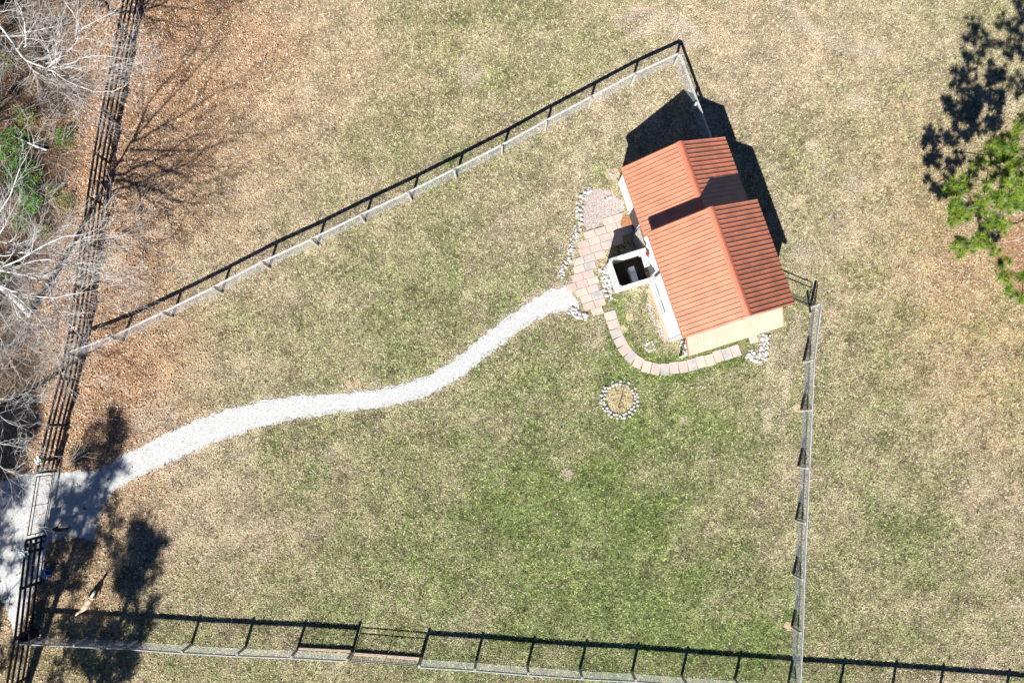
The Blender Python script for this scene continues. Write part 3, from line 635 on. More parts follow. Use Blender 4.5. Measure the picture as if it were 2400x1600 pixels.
# dark board fence on the left
LFT = [(309,-130),(289,0),(245,220),(214,385),(180,640),(150,847),(115,977),(85,1107)]; LFB = [(60.5,1265),(48,1366),(33,1500),(15,1600),(-5,1730)]
def board_fence(label, tops, h=1.38):
    pt = [P(a, b, h) for a, b in tops]; f = thing('board_fence', label, 'fence', Vector((pt[0].x, pt[0].y, 0)))
    ls = [0.]
    for a, b in zip(pt[:-1], pt[1:]): ls.append(ls[-1]+(b-a).length)
    n = int(ls[-1]/2.44)+1; st = []
    def at(t):
        k = min(max(j for j in range(len(ls)) if ls[j] <= t+1e-6), len(pt)-2); d = (pt[k+1]-pt[k]).normalized(); q = pt[k]+d*(t-ls[k]); return Vector((q.x,q.y,0))
    st = [at(ls[-1]*i/n) for i in range(n+1)]
    for i, b in enumerate(st):
        MB().tube([b+Vector((.07,0,0)), b+Vector((.07+random.uniform(-.02,.02),0,h+.05))], [.07,.065], 10).build('post', M['fence'], f)
    for a, b in zip(st[:-1], st[1:]):
        for z in (.22, .60, .98, 1.32):
            MB().bar(a+Vector((0,0,z+random.uniform(-.015,.015))), b+Vector((0,0,z+random.uniform(-.015,.015))), .035, .145).build('board', M['fence'], f)
    return st
s1 = board_fence('dark four-board fence under the bare trees, north of the driveway gate', LFT)
s2 = board_fence('dark four-board fence south of the driveway gate, by the black barrel', LFB)
tube_gate('wide black driveway gate between the two dark board fences', s1[-1]+Vector((0,-.1,0)), s2[0]+Vector((0,.1,0)), 1.3)
# flower planters on the gate posts
def planter(p, zt, label):
    t = thing('flower_planter', label, 'planter', p)
    MB().tube([Vector((p.x,p.y,0)), Vector((p.x,p.y,zt))], .075, 10).build('stand', M['fence'], t)
    MB().cone(p, .10, .15, zt, zt+.18, 14).build('pot', M['pot'], t)
    m = MB()
    for i in range(38):
        a = random.uniform(0,6.28); r = random.uniform(0,.20); c = Vector((p.x+math.cos(a)*r, p.y+math.sin(a)*r, zt+.26+random.uniform(-.05,.08)))
        s = random.uniform(.03,.05)
        for j in range(5):
            b_ = j*1.257+a; v = Vector((math.cos(b_),math.sin(b_),.35))*s; q = Vector((-math.sin(b_),math.cos(b_),0))*s*.45; m.add([c, c+v*.6-q, c+v, c+v*.6+q], [(0,1,2,3)])
    m.build('flowers', M['flower'], t)
    m = MB()
    for i in range(40):
        a = random.uniform(0,6.28); r = random.uniform(.05,.22); c = Vector((p.x+math.cos(a)*r*.5, p.y+math.sin(a)*r*.5, zt+.16)); e2 = Vector((p.x+math.cos(a)*r*1.2, p.y+math.sin(a)*r*1.2, zt+.20)); q = Vector((-math.sin(a),math.cos(a),0))*.025
        m.add([c, c.lerp(e2,.5)-q+Vector((0,0,.03)), e2, c.lerp(e2,.5)+q+Vector((0,0,.03))], [(0,1,2,3)])
    m.build('leaves', M['leafg'], t)
planter(P(92,1078,1.2)*1.0, 1.05, 'potted pale blue and white flowers at the north post of the driveway gate') if False else None
q1 = P(92,1078,1.3); q2 = P(57,1296,1.3)
planter(Vector((q1.x,q1.y,0)), 1.1, 'potted pale blue and white flowers at the north post of the driveway gate')
planter(Vector((q2.x,q2.y,0)), 1.1, 'potted pale white flowers at the south post of the driveway gate')
kb = thing('keypad_box', 'dark box on a post beside the south end of the driveway gate', 'control box', Vector((P(64,1277,1.2).x, P(64,1277,1.2).y, 0)))
kp = Vector(kb.location); MB().bar(kp, kp+Vector((0,0,1.1)), .08, .08, Vector((0,1,0))).build('post', M['fence'], kb); MB().box(kp+Vector((.1,0,1.1)), (.24,.02,0), (-.01,.09,0), .14).build('box', M['black'], kb)

# barrel, bucket, basin, broom
bp_ = P(78,1483)
br = thing('barrel', 'open black plastic barrel in the corner of the dark fence and the bottom fence', 'barrel', bp_)
MB().tube([bp_+Vector((0,0,z)) for z in (0,.02,.2,.22,.45,.47,.70)], [.25,.26,.265,.28,.265,.28,.27], 24, False).tube([bp_+Vector((0,0,z)) for z in (.70,.40)], [.255,.25], 24, False).build('shell', M['black'], br)
m = MB(); 
for i in range(24):
    a0, a1 = i/24*6.2832, (i+1)/24*6.2832; m.tube([bp_+Vector((math.cos(a0)*.262,math.sin(a0)*.262,.70)), bp_+Vector((math.cos(a1)*.262,math.sin(a1)*.262,.70))], .012, 5)
m.build('rim', M['rim'], br); MB().cone(bp_, .25, .25, .39, .40, 24).build('water', M['glass'], br)
m = MB()
for i in range(7):
    a = 2.2+i*.35; p = bp_+Vector((-.3,-.05,.0)); m.tube([p, p+Vector((math.cos(a)*.4,math.sin(a)*.4,.25)), p+Vector((math.cos(a)*.8+.1,math.sin(a)*.7,.35))], [.012,.008,.004], 4)
tag(m.build('dry_sticks', M['stem'], None, bp_+Vector((-.3,-.05,0))), 'bundle of thin dark dry sticks leaning at the barrel and fence corner', 'sticks')
def pail(p, r, h, mt, name, label, cat):
    t = thing(name, label, cat, p)
    MB().tube([p+Vector((0,0,.01)), p+Vector((0,0,h)), p+Vector((0,0,h+.01)), p+Vector((0,0,h-.01)), p+Vector((0,0,.03))], [r*.8, r, r*1.06, r*.92, r*.76], 20).build('bowl', M[mt], t)
    MB().tube([p+Vector((math.cos(a)*r*1.05, math.sin(a)*r*.3+.02, h+math.sin(a)*.06)) for a in np.linspace(0, math.pi, 9)], .006, 5).build('handle', M['rim'], t)
pail(P(110,1343), .24, .10, 'blue', 'water_bowl', 'light blue round water bowl on the ground inside the dark fence', 'bowl')
pail(P(121,1336), .16, .26, 'dblue', 'bucket', 'dark blue bucket next to the light blue water bowl', 'bucket')
bm_ = thing('broom', 'straw broom with a long pale handle leaning on the dark board fence', 'broom', P(116,1309))
MB().tube([P(114,1310,.25), P(104,1313,.6), P(70,1326,1.5)], .014, 6).build('handle', M['timber'], bm_)
m = MB()
for i in range(60):
    a = random.uniform(-.5,.5); p = P(112,1310,.28); m.tube([p, p+Vector((.32*math.cos(a), .32*math.sin(a), -.24+random.uniform(-.02,.02)))], [.006,.004], 3, False)
m.build('straw_head', M['broom'], bm_)

# ------------------------------------------------------------------ dogs (skinned bodies)
def skin_body(name, nodes, edges, mt, root, parent=None):
    me = bpy.data.meshes.new(name); base = parent_base(parent) if parent else Vector((0,0,0))
    me.from_pydata([tuple(Vector(n_[0])-base) for n_ in nodes], edges, []); me.materials.append(mt)
    o = bpy.data.objects.new(name, me); C.objects.link(o)
    if parent: o.parent = parent
    md = o.modifiers.new('skin', 'SKIN'); md.use_smooth_shade = True
    for i, n_ in enumerate(nodes):
        sv = me.skin_vertices[0].data[i]; sv.radius = (n_[1], n_[1] if len(n_) < 3 else n_[2]); sv.use_root = (i == root)
    ss = o.modifiers.new('sub', 'SUBSURF'); ss.levels = 2; ss.render_levels = 2; return o
def dog(label, base, heading, sc, mt, mt2, turn, tail_up, fluffy=1.0):
    t = thing('dog', label, 'dog', base); c, s = math.cos(heading), math.sin(heading)
    def W(x, y, z): return Vector((base.x+(x*c-y*s)*sc, base.y+(x*s+y*c)*sc, z*sc))
    r = lambda q: q*sc; f = fluffy
    hx, hy = .56+.14*math.cos(turn), .16*math.sin(turn)
    nodes = [(W(-.30,0,.50),r(.115*f)),(W(-.10,0,.49),r(.12*f)),(W(.12,0,.48),r(.135*f)),(W(.30,0,.52),r(.12*f)),(W(.42,.02*math.sin(turn),.60),r(.085*f)),(W(.50,hy*.4,.67),r(.08)),(W(.56,hy*.8,.70),r(.078)),(W(hx-.02,hy,.67),r(.045)),(W(hx+.07,hy*1.35,.655),r(.033)),
      (W(-.40,.01,.53),r(.035*f)),(W(-.50,.03,.53+tail_up*.3),r(.03*f)),(W(-.62,.02,.50+tail_up),r(.026*f)),(W(-.72,-.03,.48+tail_up),r(.015))]
    edges = [(0,1),(1,2),(2,3),(3,4),(4,5),(5,6),(6,7),(7,8),(0,9),(9,10),(10,11),(11,12)]
    def leg(root, x, y, front, swing):
        k = len(nodes)
        if front: pts = [(x,y*.8,.40,.055),(x-.03,y,.26,.034),(x+swing*.5,y,.13,.024),(x+swing,y,.04,.022),(x+swing+.06,y,.022,.024)]
        else: pts = [(x,y*.85,.38,.07),(x+.06,y,.27,.042),(x-.06+swing*.4,y,.17,.025),(x-.03+swing,y,.05,.021),(x+swing+.04,y,.022,.024)]
        for i, (a, b_, z, q) in enumerate(pts): nodes.append((W(a,b_,z), r(q*(f if i == 0 else 1)))); edges.append((root if i == 0 else k+i-1, k+i))
    leg(3,.28,.10,True,.10); leg(3,.28,-.10,True,-.08); leg(0,-.28,.10,False,-.10); leg(0,-.28,-.10,False,.08)
    skin_body('body', nodes, edges, mt, 1, t)
    for sgn in (-1, 1):
        p = W(.55,hy*.8+sgn*.06,.75); MB().add([p+Vector((-.02,-.02,-.03))*sc, p+Vector((.03,-.02,-.03))*sc, p+Vector((.0,.035,-.03))*sc, W(.50,hy*.8+sgn*.12,.72)], [(0,1,2),(0,3,1),(1,3,2),(2,3,0)]).build('ear', mt2, t)
        e2 = W(hx-.06,hy*.9+sgn*.045,.735); bm = bmesh.new(); bmesh.ops.create_icosphere(bm, subdivisions=1, radius=.011*sc); me = bpy.data.meshes.new('eye'); bm.to_mesh(me); bm.free(); me.materials.append(M['black'])
        o = bpy.data.objects.new('eye', me); C.objects.link(o); o.parent = t; o.location = e2-parent_base(t)
    n0 = W(hx+.10,hy*1.45,.665); bm = bmesh.new(); bmesh.ops.create_icosphere(bm, subdivisions=1, radius=.016*sc); me = bpy.data.meshes.new('nose'); bm.to_mesh(me); bm.free(); me.materials.append(M['black'])
    o = bpy.data.objects.new('nose', me); C.objects.link(o); o.parent = t; o.location = n0-parent_base(t)
    return t, W, nodes
dog('black dog standing on the shaded gravel just inside the driveway gate', P(150,1238), math.radians(-4), .80, M['blackfur'], M['blackfur'], .9, .02, .95)
d2, W2, _ = dog('large tan and cream dog walking in tree shade near the bottom left corner', P(219,1406), math.radians(-123), .96, M['tanfur'], M['pbark'], -.4, .06, 1.22)
skin_body('tail_plume', [(W2(-.38,.01,.62),.05),(W2(-.52,.03,.64),.075),(W2(-.66,.02,.64),.055),(W2(-.74,-.03,.62),.02)], [(0,1),(1,2),(2,3)], M['creamfur'], 0, d2)

# ------------------------------------------------------------------ bare trees
class TreeB:
    def __init__(s, seed): s.thick = MB(); s.twig = MB(); s.r = random.Random(seed)
    def grow(s, p, d, L, rad, lvl):
        r = s.r; n = 5 if lvl < 2 else 4; pts = [p]; dd = Vector(d)
        for i in range(n):
            dd = (dd+Vector((r.gauss(0,.09), r.gauss(0,.09), r.gauss(.02,.08)))).normalized(); pts.append(pts[-1]+dd*(L/n))
        rr = [rad*(1-.8*i/n) for i in range(n+1)]
        s.twig.tube(pts, rr, 4 if rad > .012 else 3, False)
        if lvl < 3:
            for k in range(4 if lvl == 1 else 2):
                if lvl == 2 and L < .5: break
                i = r.randint(1, n-1); q = pts[i].lerp(pts[i+1], r.random()); a = r.choice((-1,1))*r.uniform(.3,.75)
                dl = (pts[i+1]-pts[i]).normalized(); side = dl.cross(Vector((0,0,1)))
                side = side.normalized() if side.length > .1 else Vector((1,0,0))
                nd = (dl*math.cos(a)+side*math.sin(a)+Vector((0,0,r.uniform(-.25,.35)))).normalized()
                s.grow(q, nd, L*r.uniform(.4,.7), max(.0068, rad*.7), lvl+1)
    def limb(s, pts, r0, r1, dens=3.4, tl=2.1):
        pts = smooth_poly(pts, 1); n = len(pts); r = s.r
        pts = [p+Vector((r.gauss(0,.02), r.gauss(0,.02), r.gauss(0,.03))) if 0 < i < n-1 else p for i, p in enumerate(pts)]
        s.thick.tube(pts, [r0+(r1-r0)*i/(n-1) for i in range(n)], 6, False)
        ls = 0
        for i in range(n-1):
            L = (pts[i+1]-pts[i]).length; ls += L*dens; dl = (pts[i+1]-pts[i]).normalized()
            while ls > r.random():
                ls -= 1; q = pts[i].lerp(pts[i+1], r.random()); a = r.choice((-1,1))*r.uniform(.25,.85); side = dl.cross(Vector((0,0,1)))
                side = side.normalized() if side.length > .1 else Vector((1,0,0))
                nd = (dl*math.cos(a)+side*math.sin(a)+Vector((0,0,r.uniform(-.35,.5)))).normalized()
                rad = r0+(r1-r0)*i/(n-1); s.grow(q, nd, tl*r.uniform(.5,1.2), min(.019, max(.008, rad*.45)), 1)
        s.grow(pts[-1], (pts[-1]-pts[-2]).normalized(), tl, max(.007, r1), 1)
def limbs(tb, data, s, ox, oy):
    for pts, z0, z1, r0, r1 in data:
        n = len(pts); q = [P(ox+a/s, oy+b/s, z0+(z1-z0)*i/(n-1)+.25*math.sin(i*1.7+a)) for i, (a, b) in enumerate(pts)]; tb.limb(q, r0*.72, r1*.75)
def finish_tree(tb, label, base, trunk, tr):
    t = thing('bare_tree', label, 'tree', base); MB().tube(trunk, tr, 12).build('trunk', M['bark'], t)
    k = tb.thick.build('limbs', M['bark'], t, smooth=True); tb.twig.build('crown', M['twig'], t)
    return t
TA = TreeB(3); s_z = 6.534
limbs(TA, [
 ([(0,400),(180,640),(300,830),(420,930),(640,1020),(720,1060)], 3.6, 4.6, .085, .06),
 ([(720,1050),(900,1030),(1050,990),(1200,910),(1300,880),(1520,840),(1850,890)], 4.6, 5.4, .05, .014),
 ([(720,1050),(830,930),(990,860),(1080,760),(1200,590),(1215,490),(1190,360),(1130,220),(1000,50),(940,-60)], 4.6, 6.2, .06, .02),
 ([(1215,490),(1250,450),(1400,360),(1600,280),(1790,170),(1840,0)], 5.3, 5.9, .035, .012),
 ([(740,1060),(800,1090),(1000,1220),(1170,1300),(1400,1380),(1600,1410),(1780,1390),(1950,1290),(2090,1210)], 4.6, 5.2, .045, .012),
 ([(370,720),(400,600),(395,400),(300,170),(250,0)], 4.8, 6.4, .045, .025),
 ([(400,500),(550,470),(760,440),(900,410)], 5.2, 5.6, .03, .012),
 ([(400,600),(560,600),(700,630),(850,620)], 5.0, 5.5, .022, .01),
 ([(430,970),(520,1080),(640,1180),(780,1210)], 3.9, 3.6, .035, .012),
 ([(760,1060),(1000,1010),(1300,1080),(1500,1080),(1740,1030),(1920,950)], 4.6, 5.0, .025, .01),
 ([(760,1070),(900,1150),(1100,1180),(1300,1290),(1500,1350)], 4.5, 4.3, .025, .01),
 ([(800,1100),(900,1230),(960,1420),(1100,1560)], 4.5, 4.2, .022, .01),
 ([(1170,1300),(1190,1440),(1260,1560),(1350,1660)], 4.8, 4.7, .018, .008),
 ([(1300,880),(1500,920),(1700,1010),(1830,1100)], 5.0, 5.1, .02, .008),
 ([(1200,590),(1400,600),(1650,690),(1900,750),(2090,740)], 5.6, 5.8, .02, .008),
 ([(0,180),(150,150),(250,170)], 6.0, 6.3, .02, .01), ([(-60,560),(160,540),(380,550)], 5., 5.2, .03, .012),
 ], s_z, 0, 0)
hA = P(110,162,4.6); bA = P(-75,30); l1_ = P(0,61,3.6)
finish_tree(TA, 'pale bare tree reaching over the dark fence at the top left', bA, [bA, bA.lerp(l1_,.5)+Vector((.1,.1,.2)), l1_], [.16,.12,.088])
TB_ = TreeB(8)
limbs(TB_, [
 ([(-20,1500-10),(0,1210),(250,1210),(430,1150),(600,1110),(800,1100),(1000,1180),(1200,1210),(1420,1280),(1600,1330)][1:], 4.6, 5.2, .075, .016),
 ([(780,1090),(870,970),(1050,880),(1260,780),(1520,710),(1650,720)], 5.0, 5.6, .042, .014),
 ([(1100,840),(1400,800),(1640,760),(1920,730)], 5.4, 5.6, .022, .01),
 ([(0,1270),(200,1290),(450,1360),(580,1410),(720,1480),(770,1540),(800,1680),(900,1830),(980,1960),(1090,2120),(1180,2200),(1310,2450)], 4.5, 5.1, .085, .014),
 ([(720,1480),(850,1520),(970,1590),(1130,1740),(1250,1850),(1320,1950)], 4.9, 5.3, .04, .012),
 ([(650,1380),(780,1300),(1000,1200),(1200,1150),(1400,1150),(1700,1180),(2050,1210)], 4.9, 5.4, .035, .010),
 ([(0,1430),(100,1560),(180,1720),(270,1920),(400,2080),(560,2220),(840,2510),(900,2670),(960,2860)], 4.4, 4.8, .045, .010),
 ([(0,1630),(200,1720),(350,2040),(560,2090),(700,2110),(860,2200)], 4.3, 4.6, .025, .009),
 ([(0,1900),(150,2150),(300,2320),(500,2480),(720,2550)], 4.0, 4.4, .03, .009),
 ([(0,1040),(350,1000),(690,1010)], 4.7, 5.1, .035, .012), ([(0,830),(130,860),(260,700)], 4.7, 5.2, .03, .012),
 ([(100,990),(350,990),(500,920),(750,890),(940,830)], 4.9, 5.2, .02, .009),
 ([(430,950),(450,840),(540,690),(660,640)], 5.0, 5.4, .018, .008), ([(0,600),(100,570),(170,490),(260,390)],4.,4.3,.02,.008),
 ([(1000,1620),(1150,1610),(1350,1730),(1550,1780)], 5.0, 5.2, .02, .008),
 ([(180,1490),(340,1640),(560,1820),(650,1980)], 4.7, 4.8, .022, .009), ([(0,1130),(180,1190),(430,1310),(700,1380)], 4.9, 5.1, .03, .012),
 ([(720,1480),(900,1440),(1080,1420),(1300,1490),(1500,1470),(1700,1480)], 4.9, 5.2, .02, .008),
 ([(-100,2200),(0,2260),(60,2450),(180,2680),(300,2900)], 3.6, 3.8, .025, .009),
 ], s_z, 0, 440)
hB = P(-6,632,4.55); bB = P(70,735)
def GZ(px, py, z): q = P(px, py); return Vector((q.x, q.y, z))
TB_.limb([GZ(145,711,4.5), GZ(165,707,5.8), GZ(182,706,7), GZ(250,680,8.4), GZ(310,650,9.4)], .08, .02, 2.2, 1.6)
TB_.limb([GZ(165,707,5.8), GZ(120,690,7), GZ(100,660,8.6)], .06, .02, 2, 1.5)
TB_.limb([GZ(182,706,7.), GZ(215,640,7.8), GZ(290,600,8.6), GZ(330,540,9.2)], .05, .015, 2.6, 1.7)
TB_.limb([GZ(145,711,4.5), GZ(190,730,5.3), GZ(270,780,6.0), GZ(330,860,6.4)], .05, .015, 2.6, 1.7)
TB_.limb([GZ(182,706,6.8), GZ(260,700,7.6), GZ(360,655,8.1), GZ(430,650,8.5)], .045, .012, 2.6, 1.7)
TB_.limb([GZ(182,706,6.5), GZ(230,735,7.0), GZ(320,760,7.3), GZ(400,750,7.6)], .05, .015, 2, 1.4)
finish_tree(TB_, 'pale bare tree with wide limbs spreading over the middle of the dark fence', bB, [bB, GZ(109,726,2), GZ(145,711,4.5)], [.19,.15,.09])
TC = TreeB(15)
limbs(TC, [
 ([(-60,0),(0,60),(120,130),(210,180),(300,200)], 4.2, 4.6, .04, .01), ([(0,60),(100,240),(150,310)], 4.3, 4.4, .02, .008), ([(120,130),(250,190),(390,180)], 4.4, 4.6, .02, .008),
 ([(-100,-300),(0,-260),(180,-220),(330,-180)], 4.2, 4.5, .03, .01), ([(-100,-700),(0,-640),(150,-520),(300,-480)], 4.0, 4.3, .03, .01), ([(-100,-900),(60,-860),(200,-900)], 4.0, 4.3, .02, .01)], 6.03, 0, 1080)
bC = P(-70,1100); finish_tree(TC, 'bare grey tree whose branch tips hang over the driveway left of the gate', bC, [bC, bC+Vector((-.1,.1,2)), P(-60/6.03,1080,4.2)], [.16,.13,.05])

for k, (bx, by, h) in enumerate(((-29.5,4.2,9.5),(-30.2,9.0,9.),(-28.6,-2.5,9.),(-30.5,14.,8.5))):
    T_ = TreeB(70+k); b_ = Vector((bx,by,0)); rr_ = T_.r; tp = b_+Vector((.5,.2,h*.45))
    for i in range(9):
        a = i*.698+rr_.uniform(-.3,.3); e_ = tp+Vector((math.cos(a)*rr_.uniform(1.5,2.8), math.sin(a)*rr_.uniform(1.5,2.8), rr_.uniform(1.0,h*.5))); T_.limb([tp, tp.lerp(e_,.4)+Vector((0,0,.5)), e_], .07, .02, 1.4, 1.5)
    finish_tree(T_, 'bare woodland tree outside the left edge, %s' % ('level with the white limbs','level with the green bushes','beside the outer driveway','level with the top branches')[k] , b_, [b_, b_.lerp(tp,.5), tp], [.17,.14,.09])
# ------------------------------------------------------------------ pines
NW = [.0075]
def tufts(centres, rad, n_needles, L, rng):
    C0 = np.repeat(np.array(centres), n_needles, 0); n = len(C0)
    v = rng.normal(size=(n,3)); v[:,2] = v[:,2]*.6+.35; v /= np.linalg.norm(v, axis=1)[:,None]
    ln = L*rng.uniform(.6,1.15,n)[:,None]; s = np.cross(v, rng.normal(size=(n,3))); s /= np.linalg.norm(s,axis=1)[:,None]; s *= NW[0]
    st = C0+v*ln*.1; return np.stack([st-s, st+s, C0+v*ln], 1).reshape(-1,3)
def pine(label, base, height, blobs, seed, per=7, needles=70, extra_dead=None, needleL=.24):
    t = thing('pine_tree', label, 'tree', base); r = random.Random(seed); rng = np.random.default_rng(seed)
    top = base+Vector((.3,.2,height)); MB().tube([base, base.lerp(top,.3), base.lerp(top,.7), top], [.20,.16,.09,.03], 12).build('trunk', M['pbark'], t)
    m = MB(); cs = []; done = []
    for c, R_ in sorted(blobs, key=lambda q: (Vector(q[0])-base).xy.length):
        c = Vector(c); hd = Vector((c.x-base.x,c.y-base.y)).length; zt = max(.8, min(height*.97, c.z-.25*hd)); s0 = base.lerp(top, zt/height); r0 = .04
        nb = [q for q in done if (q-c).length < (s0-c).length*.9 and Vector((q.x-base.x,q.y-base.y)).length < hd-.05]
        if nb: s0 = min(nb, key=lambda q: (q-c).length); r0 = .03
        done.append(c)
        mid = s0.lerp(c,.5)+Vector((r.gauss(0,.15),r.gauss(0,.15),-.15)); m.tube([s0, mid, c], [r0,r0*.7,.012], 5, False)
        for i in range(per):
            a = r.uniform(0,6.28); q = R_*math.sqrt(r.random()); e2 = c+Vector((math.cos(a)*q, math.sin(a)*q, r.uniform(-.25,.35)*R_*1.3)); m.tube([mid.lerp(c,r.uniform(.5,1)), e2], [.012,.006], 4, False); cs.append(tuple(e2))
    m.build('branch', M['pbark'], t)
    V_ = tufts(cs, 0, needles, needleL, rng); base_ = np.array(base); me_o = big_mesh('crown', V_-base_, 3, None, M['needle']); me_o.parent = t
    if extra_dead:
        m = MB()
        for pts in extra_dead: m.tube(pts, [.03*(1-.75*i/(len(pts)-1)) for i in range(len(pts))], 5, False)
        m.build('dead_branch', M['deadw'], t)
    return t
vis = [(160,590),(280,570),(210,660),(180,760),(170,860),(200,820),(270,820),(340,800),(480,300),(480,380),(540,240),(560,400),(640,210),(700,130),(730,60),(650,300),(700,420),(640,470),(560,500),(390,430),(450,560),(600,580),(480,660),(550,700),(400,720),(460,860),(470,920),(590,920),(380,1000),(250,1050),(300,1090),(380,1040),(490,1100),(230,1110),(590,1230),(590,1320),(640,1440),(740,1330),(730,1480),(740,700),(520,290),(610,360),(690,520),(740,330)]
blobs = []
for a, b in vis: blobs.append((P(2180+a/3.41, 260+b/3.41, 3.2+.5*math.sin(a*1.3+b)), .36))
shp = [(415,110),(395,200),(445,180),(480,210),(380,280),(440,280),(330,340),(390,350),(320,400),(400,400),(560,110),(600,140),(640,100),(640,30),(620,180),(560,230),(600,250),(650,250),(545,350),(500,330),(550,450),(480,480),(520,490),(620,390),(650,450),(290,480),(320,540),(360,540),(400,545),(510,600),(690,60),(700,150),(690,250),(720,330),(700,420),(740,100),(660,-20)]
for a, b in shp:
    sx, sy = 2080+a/2.0625, b/2.0625; z = max(3.8, (575-sy)/58); q = P(sx, sy); tt = z/math.tan(SUN_EL)
    blobs.append((Vector((q.x-math.sin(SUN_AZ)*tt, q.y-math.cos(SUN_AZ)*tt, z)), .42))
Zp = lambda l, z: [P(2180+a/3.41, 260+b/3.41, z+.12*i) for i, (a, b) in enumerate(l)]
dead = [Zp([(760,820),(700,790),(640,780),(560,770),(520,775)],2.6)[::1], Zp([(760,720),(640,750),(500,745),(380,770),(300,785)],2.8), Zp([(640,750),(600,800),(545,870)],2.8), Zp([(600,740),(560,830),(530,830)],2.9),
        Zp([(270,680),(270,700),(245,750)],3.2), Zp([(245,680),(300,725)],3.3), Zp([(220,800),(240,850)],3.3), Zp([(190,830),(250,840)],3.3), Zp([(400,740),(410,770)],3.1), Zp([(510,520),(525,580)],3.3), Zp([(760,1000),(690,1030),(600,1050),(490,1055)],2.2)]
pb = P(2418,600)
NW[0] = .0095
pine('green long-needled pine standing at the right edge of the lawn', pb, 9.5, blobs, 5, 9, 72, dead, .31)
GAPS = [(P(224,1393),1.0),(P(228,1365),.9),(P(172,1122),.40),(P(198,1140),.38),(P(232,1085),.4),(P(170,1265),.35),(P(30,1230),.5),(P(25,1350),.5),(P(110,1343),.4),(P(60,1490),.4)]
def crown_blobs(base, z0, z1, r0, n, seed):
    r = random.Random(seed); o = []
    while len(o) < n:
        z = r.uniform(z0, z1); q = r0*(1-.75*(z-z0)/(z1-z0))*math.sqrt(r.uniform(.05,1)); a = r.uniform(0,6.28); c = base+Vector((math.cos(a)*q, math.sin(a)*q, z)); t_ = z/math.tan(SUN_EL); g_ = Vector((c.x+math.sin(SUN_AZ)*t_, c.y+math.cos(SUN_AZ)*t_, 0))
        o.append((c, .5) if not any((g_-p).length < q_ for p, q_ in GAPS) else (c+Vector((0,0,-90)), .5))
    o = [q for q in o if q[0].z > 0]
    return o
NW[0] = .018
for i, (bx, by, h, z0, r0, n, lab) in enumerate(((-23.9,-15.6,12.5,4.5,2.9,95,'pine south of the bottom fence whose shadow falls over the driveway'),(-21.3,-18.6,11.0,3.4,2.8,90,'pine beyond the bottom left corner whose shadow reaches the tan dog'),(-28.7,-15.0,12.8,3.5,3.3,120,'pine beyond the left edge shading the outer driveway'),(-29.9,1.8,8.5,2.5,2.0,34,'unseen pine added left of the view to shade the ground below the white limbs'),(-30.4,7.6,8.5,2.5,1.9,30,'unseen pine added left of the view to shade the shrubs'),(-30.8,13.2,8.0,2.5,1.9,30,'unseen pine added left of the view for shade near the top'))):  # the last three are unseen evergreens added to shade the left woodland floor
    b0 = Vector((bx,by,0)); pine(lab, b0, h, crown_blobs(b0, z0, h-.2, r0, n, 40+i), 60+i, 8, 22, None, .50)

# ------------------------------------------------------------------ undergrowth on the left
def shrub(label, px, py, r, h, mt, seed, n=420, ls=.05):
    b = P(px, py); t = thing('shrub', label, 'shrub', b); rr = random.Random(seed); m = MB(); s = MB()
    for i in range(14):
        a = rr.uniform(0,6.28); q = r*rr.uniform(.3,.9); s.tube([b, b+Vector((math.cos(a)*q*.5, math.sin(a)*q*.5, h*.5)), b+Vector((math.cos(a)*q, math.sin(a)*q, h*rr.uniform(.6,1)))], [.014,.010,.005], 4, False)
    for i in range(n):
        a = rr.uniform(0,6.28); q = r*math.sqrt(rr.random()); z = h*(1-(q/r)**2*.6)*rr.uniform(.35,1); c = b+Vector((math.cos(a)*q*rr.uniform(.8,1.2), math.sin(a)*q, z))
        u_ = Vector((rr.gauss(0,1), rr.gauss(0,1), rr.gauss(0,.5))).normalized()*ls*rr.uniform(.6,1.3); v_ = u_.cross(Vector((rr.gauss(0,.4), rr.gauss(0,.4), 1))).normalized()*ls*.45
        m.add([c-u_, c+v_, c+u_, c-v_], [(0,1,2,3)])
    s.build('stems', M['stem'], t); m.build('leaves', M[mt], t)
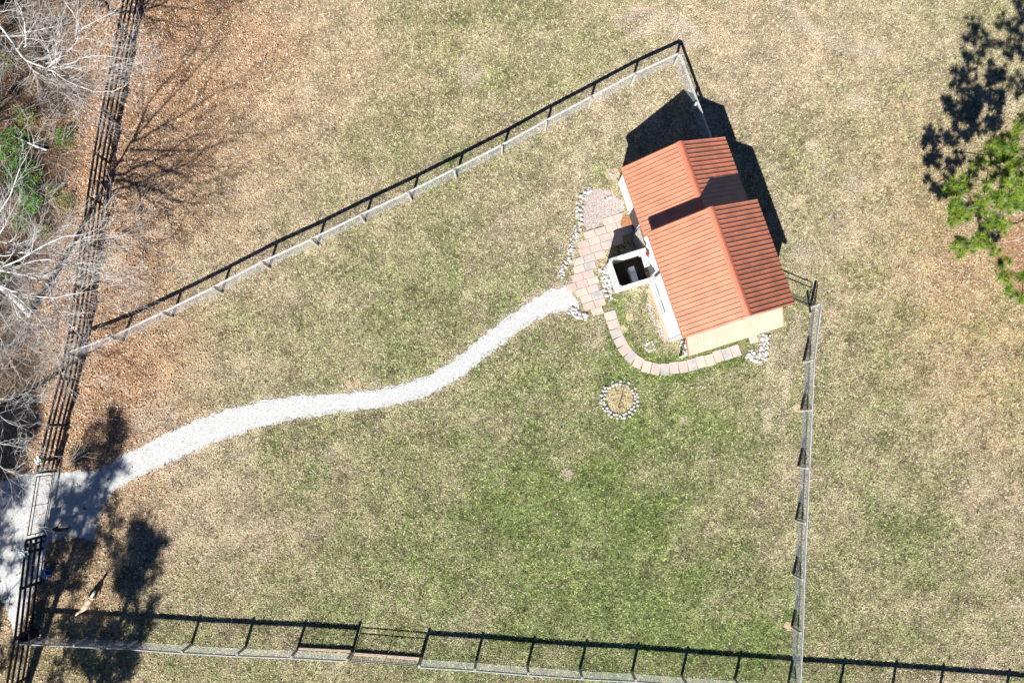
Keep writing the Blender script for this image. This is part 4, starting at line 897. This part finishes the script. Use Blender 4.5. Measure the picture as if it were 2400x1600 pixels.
for i, a in enumerate((('bright glossy green shrub among the leaves left of the dark fence', 82, 478, .62, .9, 'leafg', 1, 620, .055), ('small green shrub below the bright glossy one', 55, 525, .55, .7, 'leafy', 2, 330, .05),
    ('yellow green sprig between the bright shrub and the dark fence', 135, 455, .5, .6, 'leafy', 3, 200, .05), ('low yellow green sprig beside the fence shadow', 165, 475, .5, .5, 'leafy', 4, 160, .05),
    ('feathery green bush at the left edge below the first bare tree', 35, 345, 1.0, .7, 'leafg', 5, 900, .05), ('feathery green bush in the diagonal branch shadows', 60, 415, 1.0, .6, 'leafg', 6, 900, .05),
    ('small green bush under the hub of the first bare tree', 62, 275, .6, .5, 'leafy', 7, 300, .05), ('dark green bush in shade between tree and fence', 158, 325, .6, .6, 'leafg', 8, 260, .05),
    ('yellow green bush at the left edge near the top', 8, 145, .7, .6, 'leafy', 9, 380, .05), ('little green sprig between the bare trees and the dark fence', 48, 1005, .35, .4, 'leafy', 10, 110, .045), ('green bush at the far left under the white limbs', 20, 640, .6, .6, 'leafg', 11, 240, .05), ('olive green sprig left of the fence below the bright shrub', 115, 545, .45, .4, 'leafy', 12, 120, .05))): shrub(*a)
rb = random.Random(21); m = MB()
for i in range(900):
    px, py = rb.uniform(-40, 200), rb.uniform(-10, 1060)
    if px > 225-.11*py: continue
    p = P(px, py); p.z = rb.uniform(.05,.9)*rb.random(); a = rb.uniform(0,6.28); L = rb.uniform(.3,1.2); d = Vector((math.cos(a),math.sin(a),rb.uniform(-.1,.5)))
    m.tube([p, p+d*L*.5+Vector((rb.gauss(0,.05),rb.gauss(0,.05),0)), p+d*L], [.011,.008,.004], 3, False)
tag(m.build('brushwood', M['post'], None, (0,0,0)), 'tangle of thin grey twigs on the leafy ground beneath the bare trees', 'brushwood', kind='stuff')
lg = thing('fallen_log', 'pale fallen log lying on the leaves at the left under the bare tree', 'log', P(75,335))
MB().tube([P(30,318,.12), P(60,332,.14), P(85,343,.12), P(110,352,.1)], [.03,.05,.06,.045], 8).build('trunk', M['bark'], lg)
MB().tube([P(60,332,.14), P(45,350,.3), P(40,362,.35)], [.025,.015,.008], 5).tube([P(80,340,.14), P(78,325,.4)], [.02,.01], 5).build('branch', M['bark'], lg)
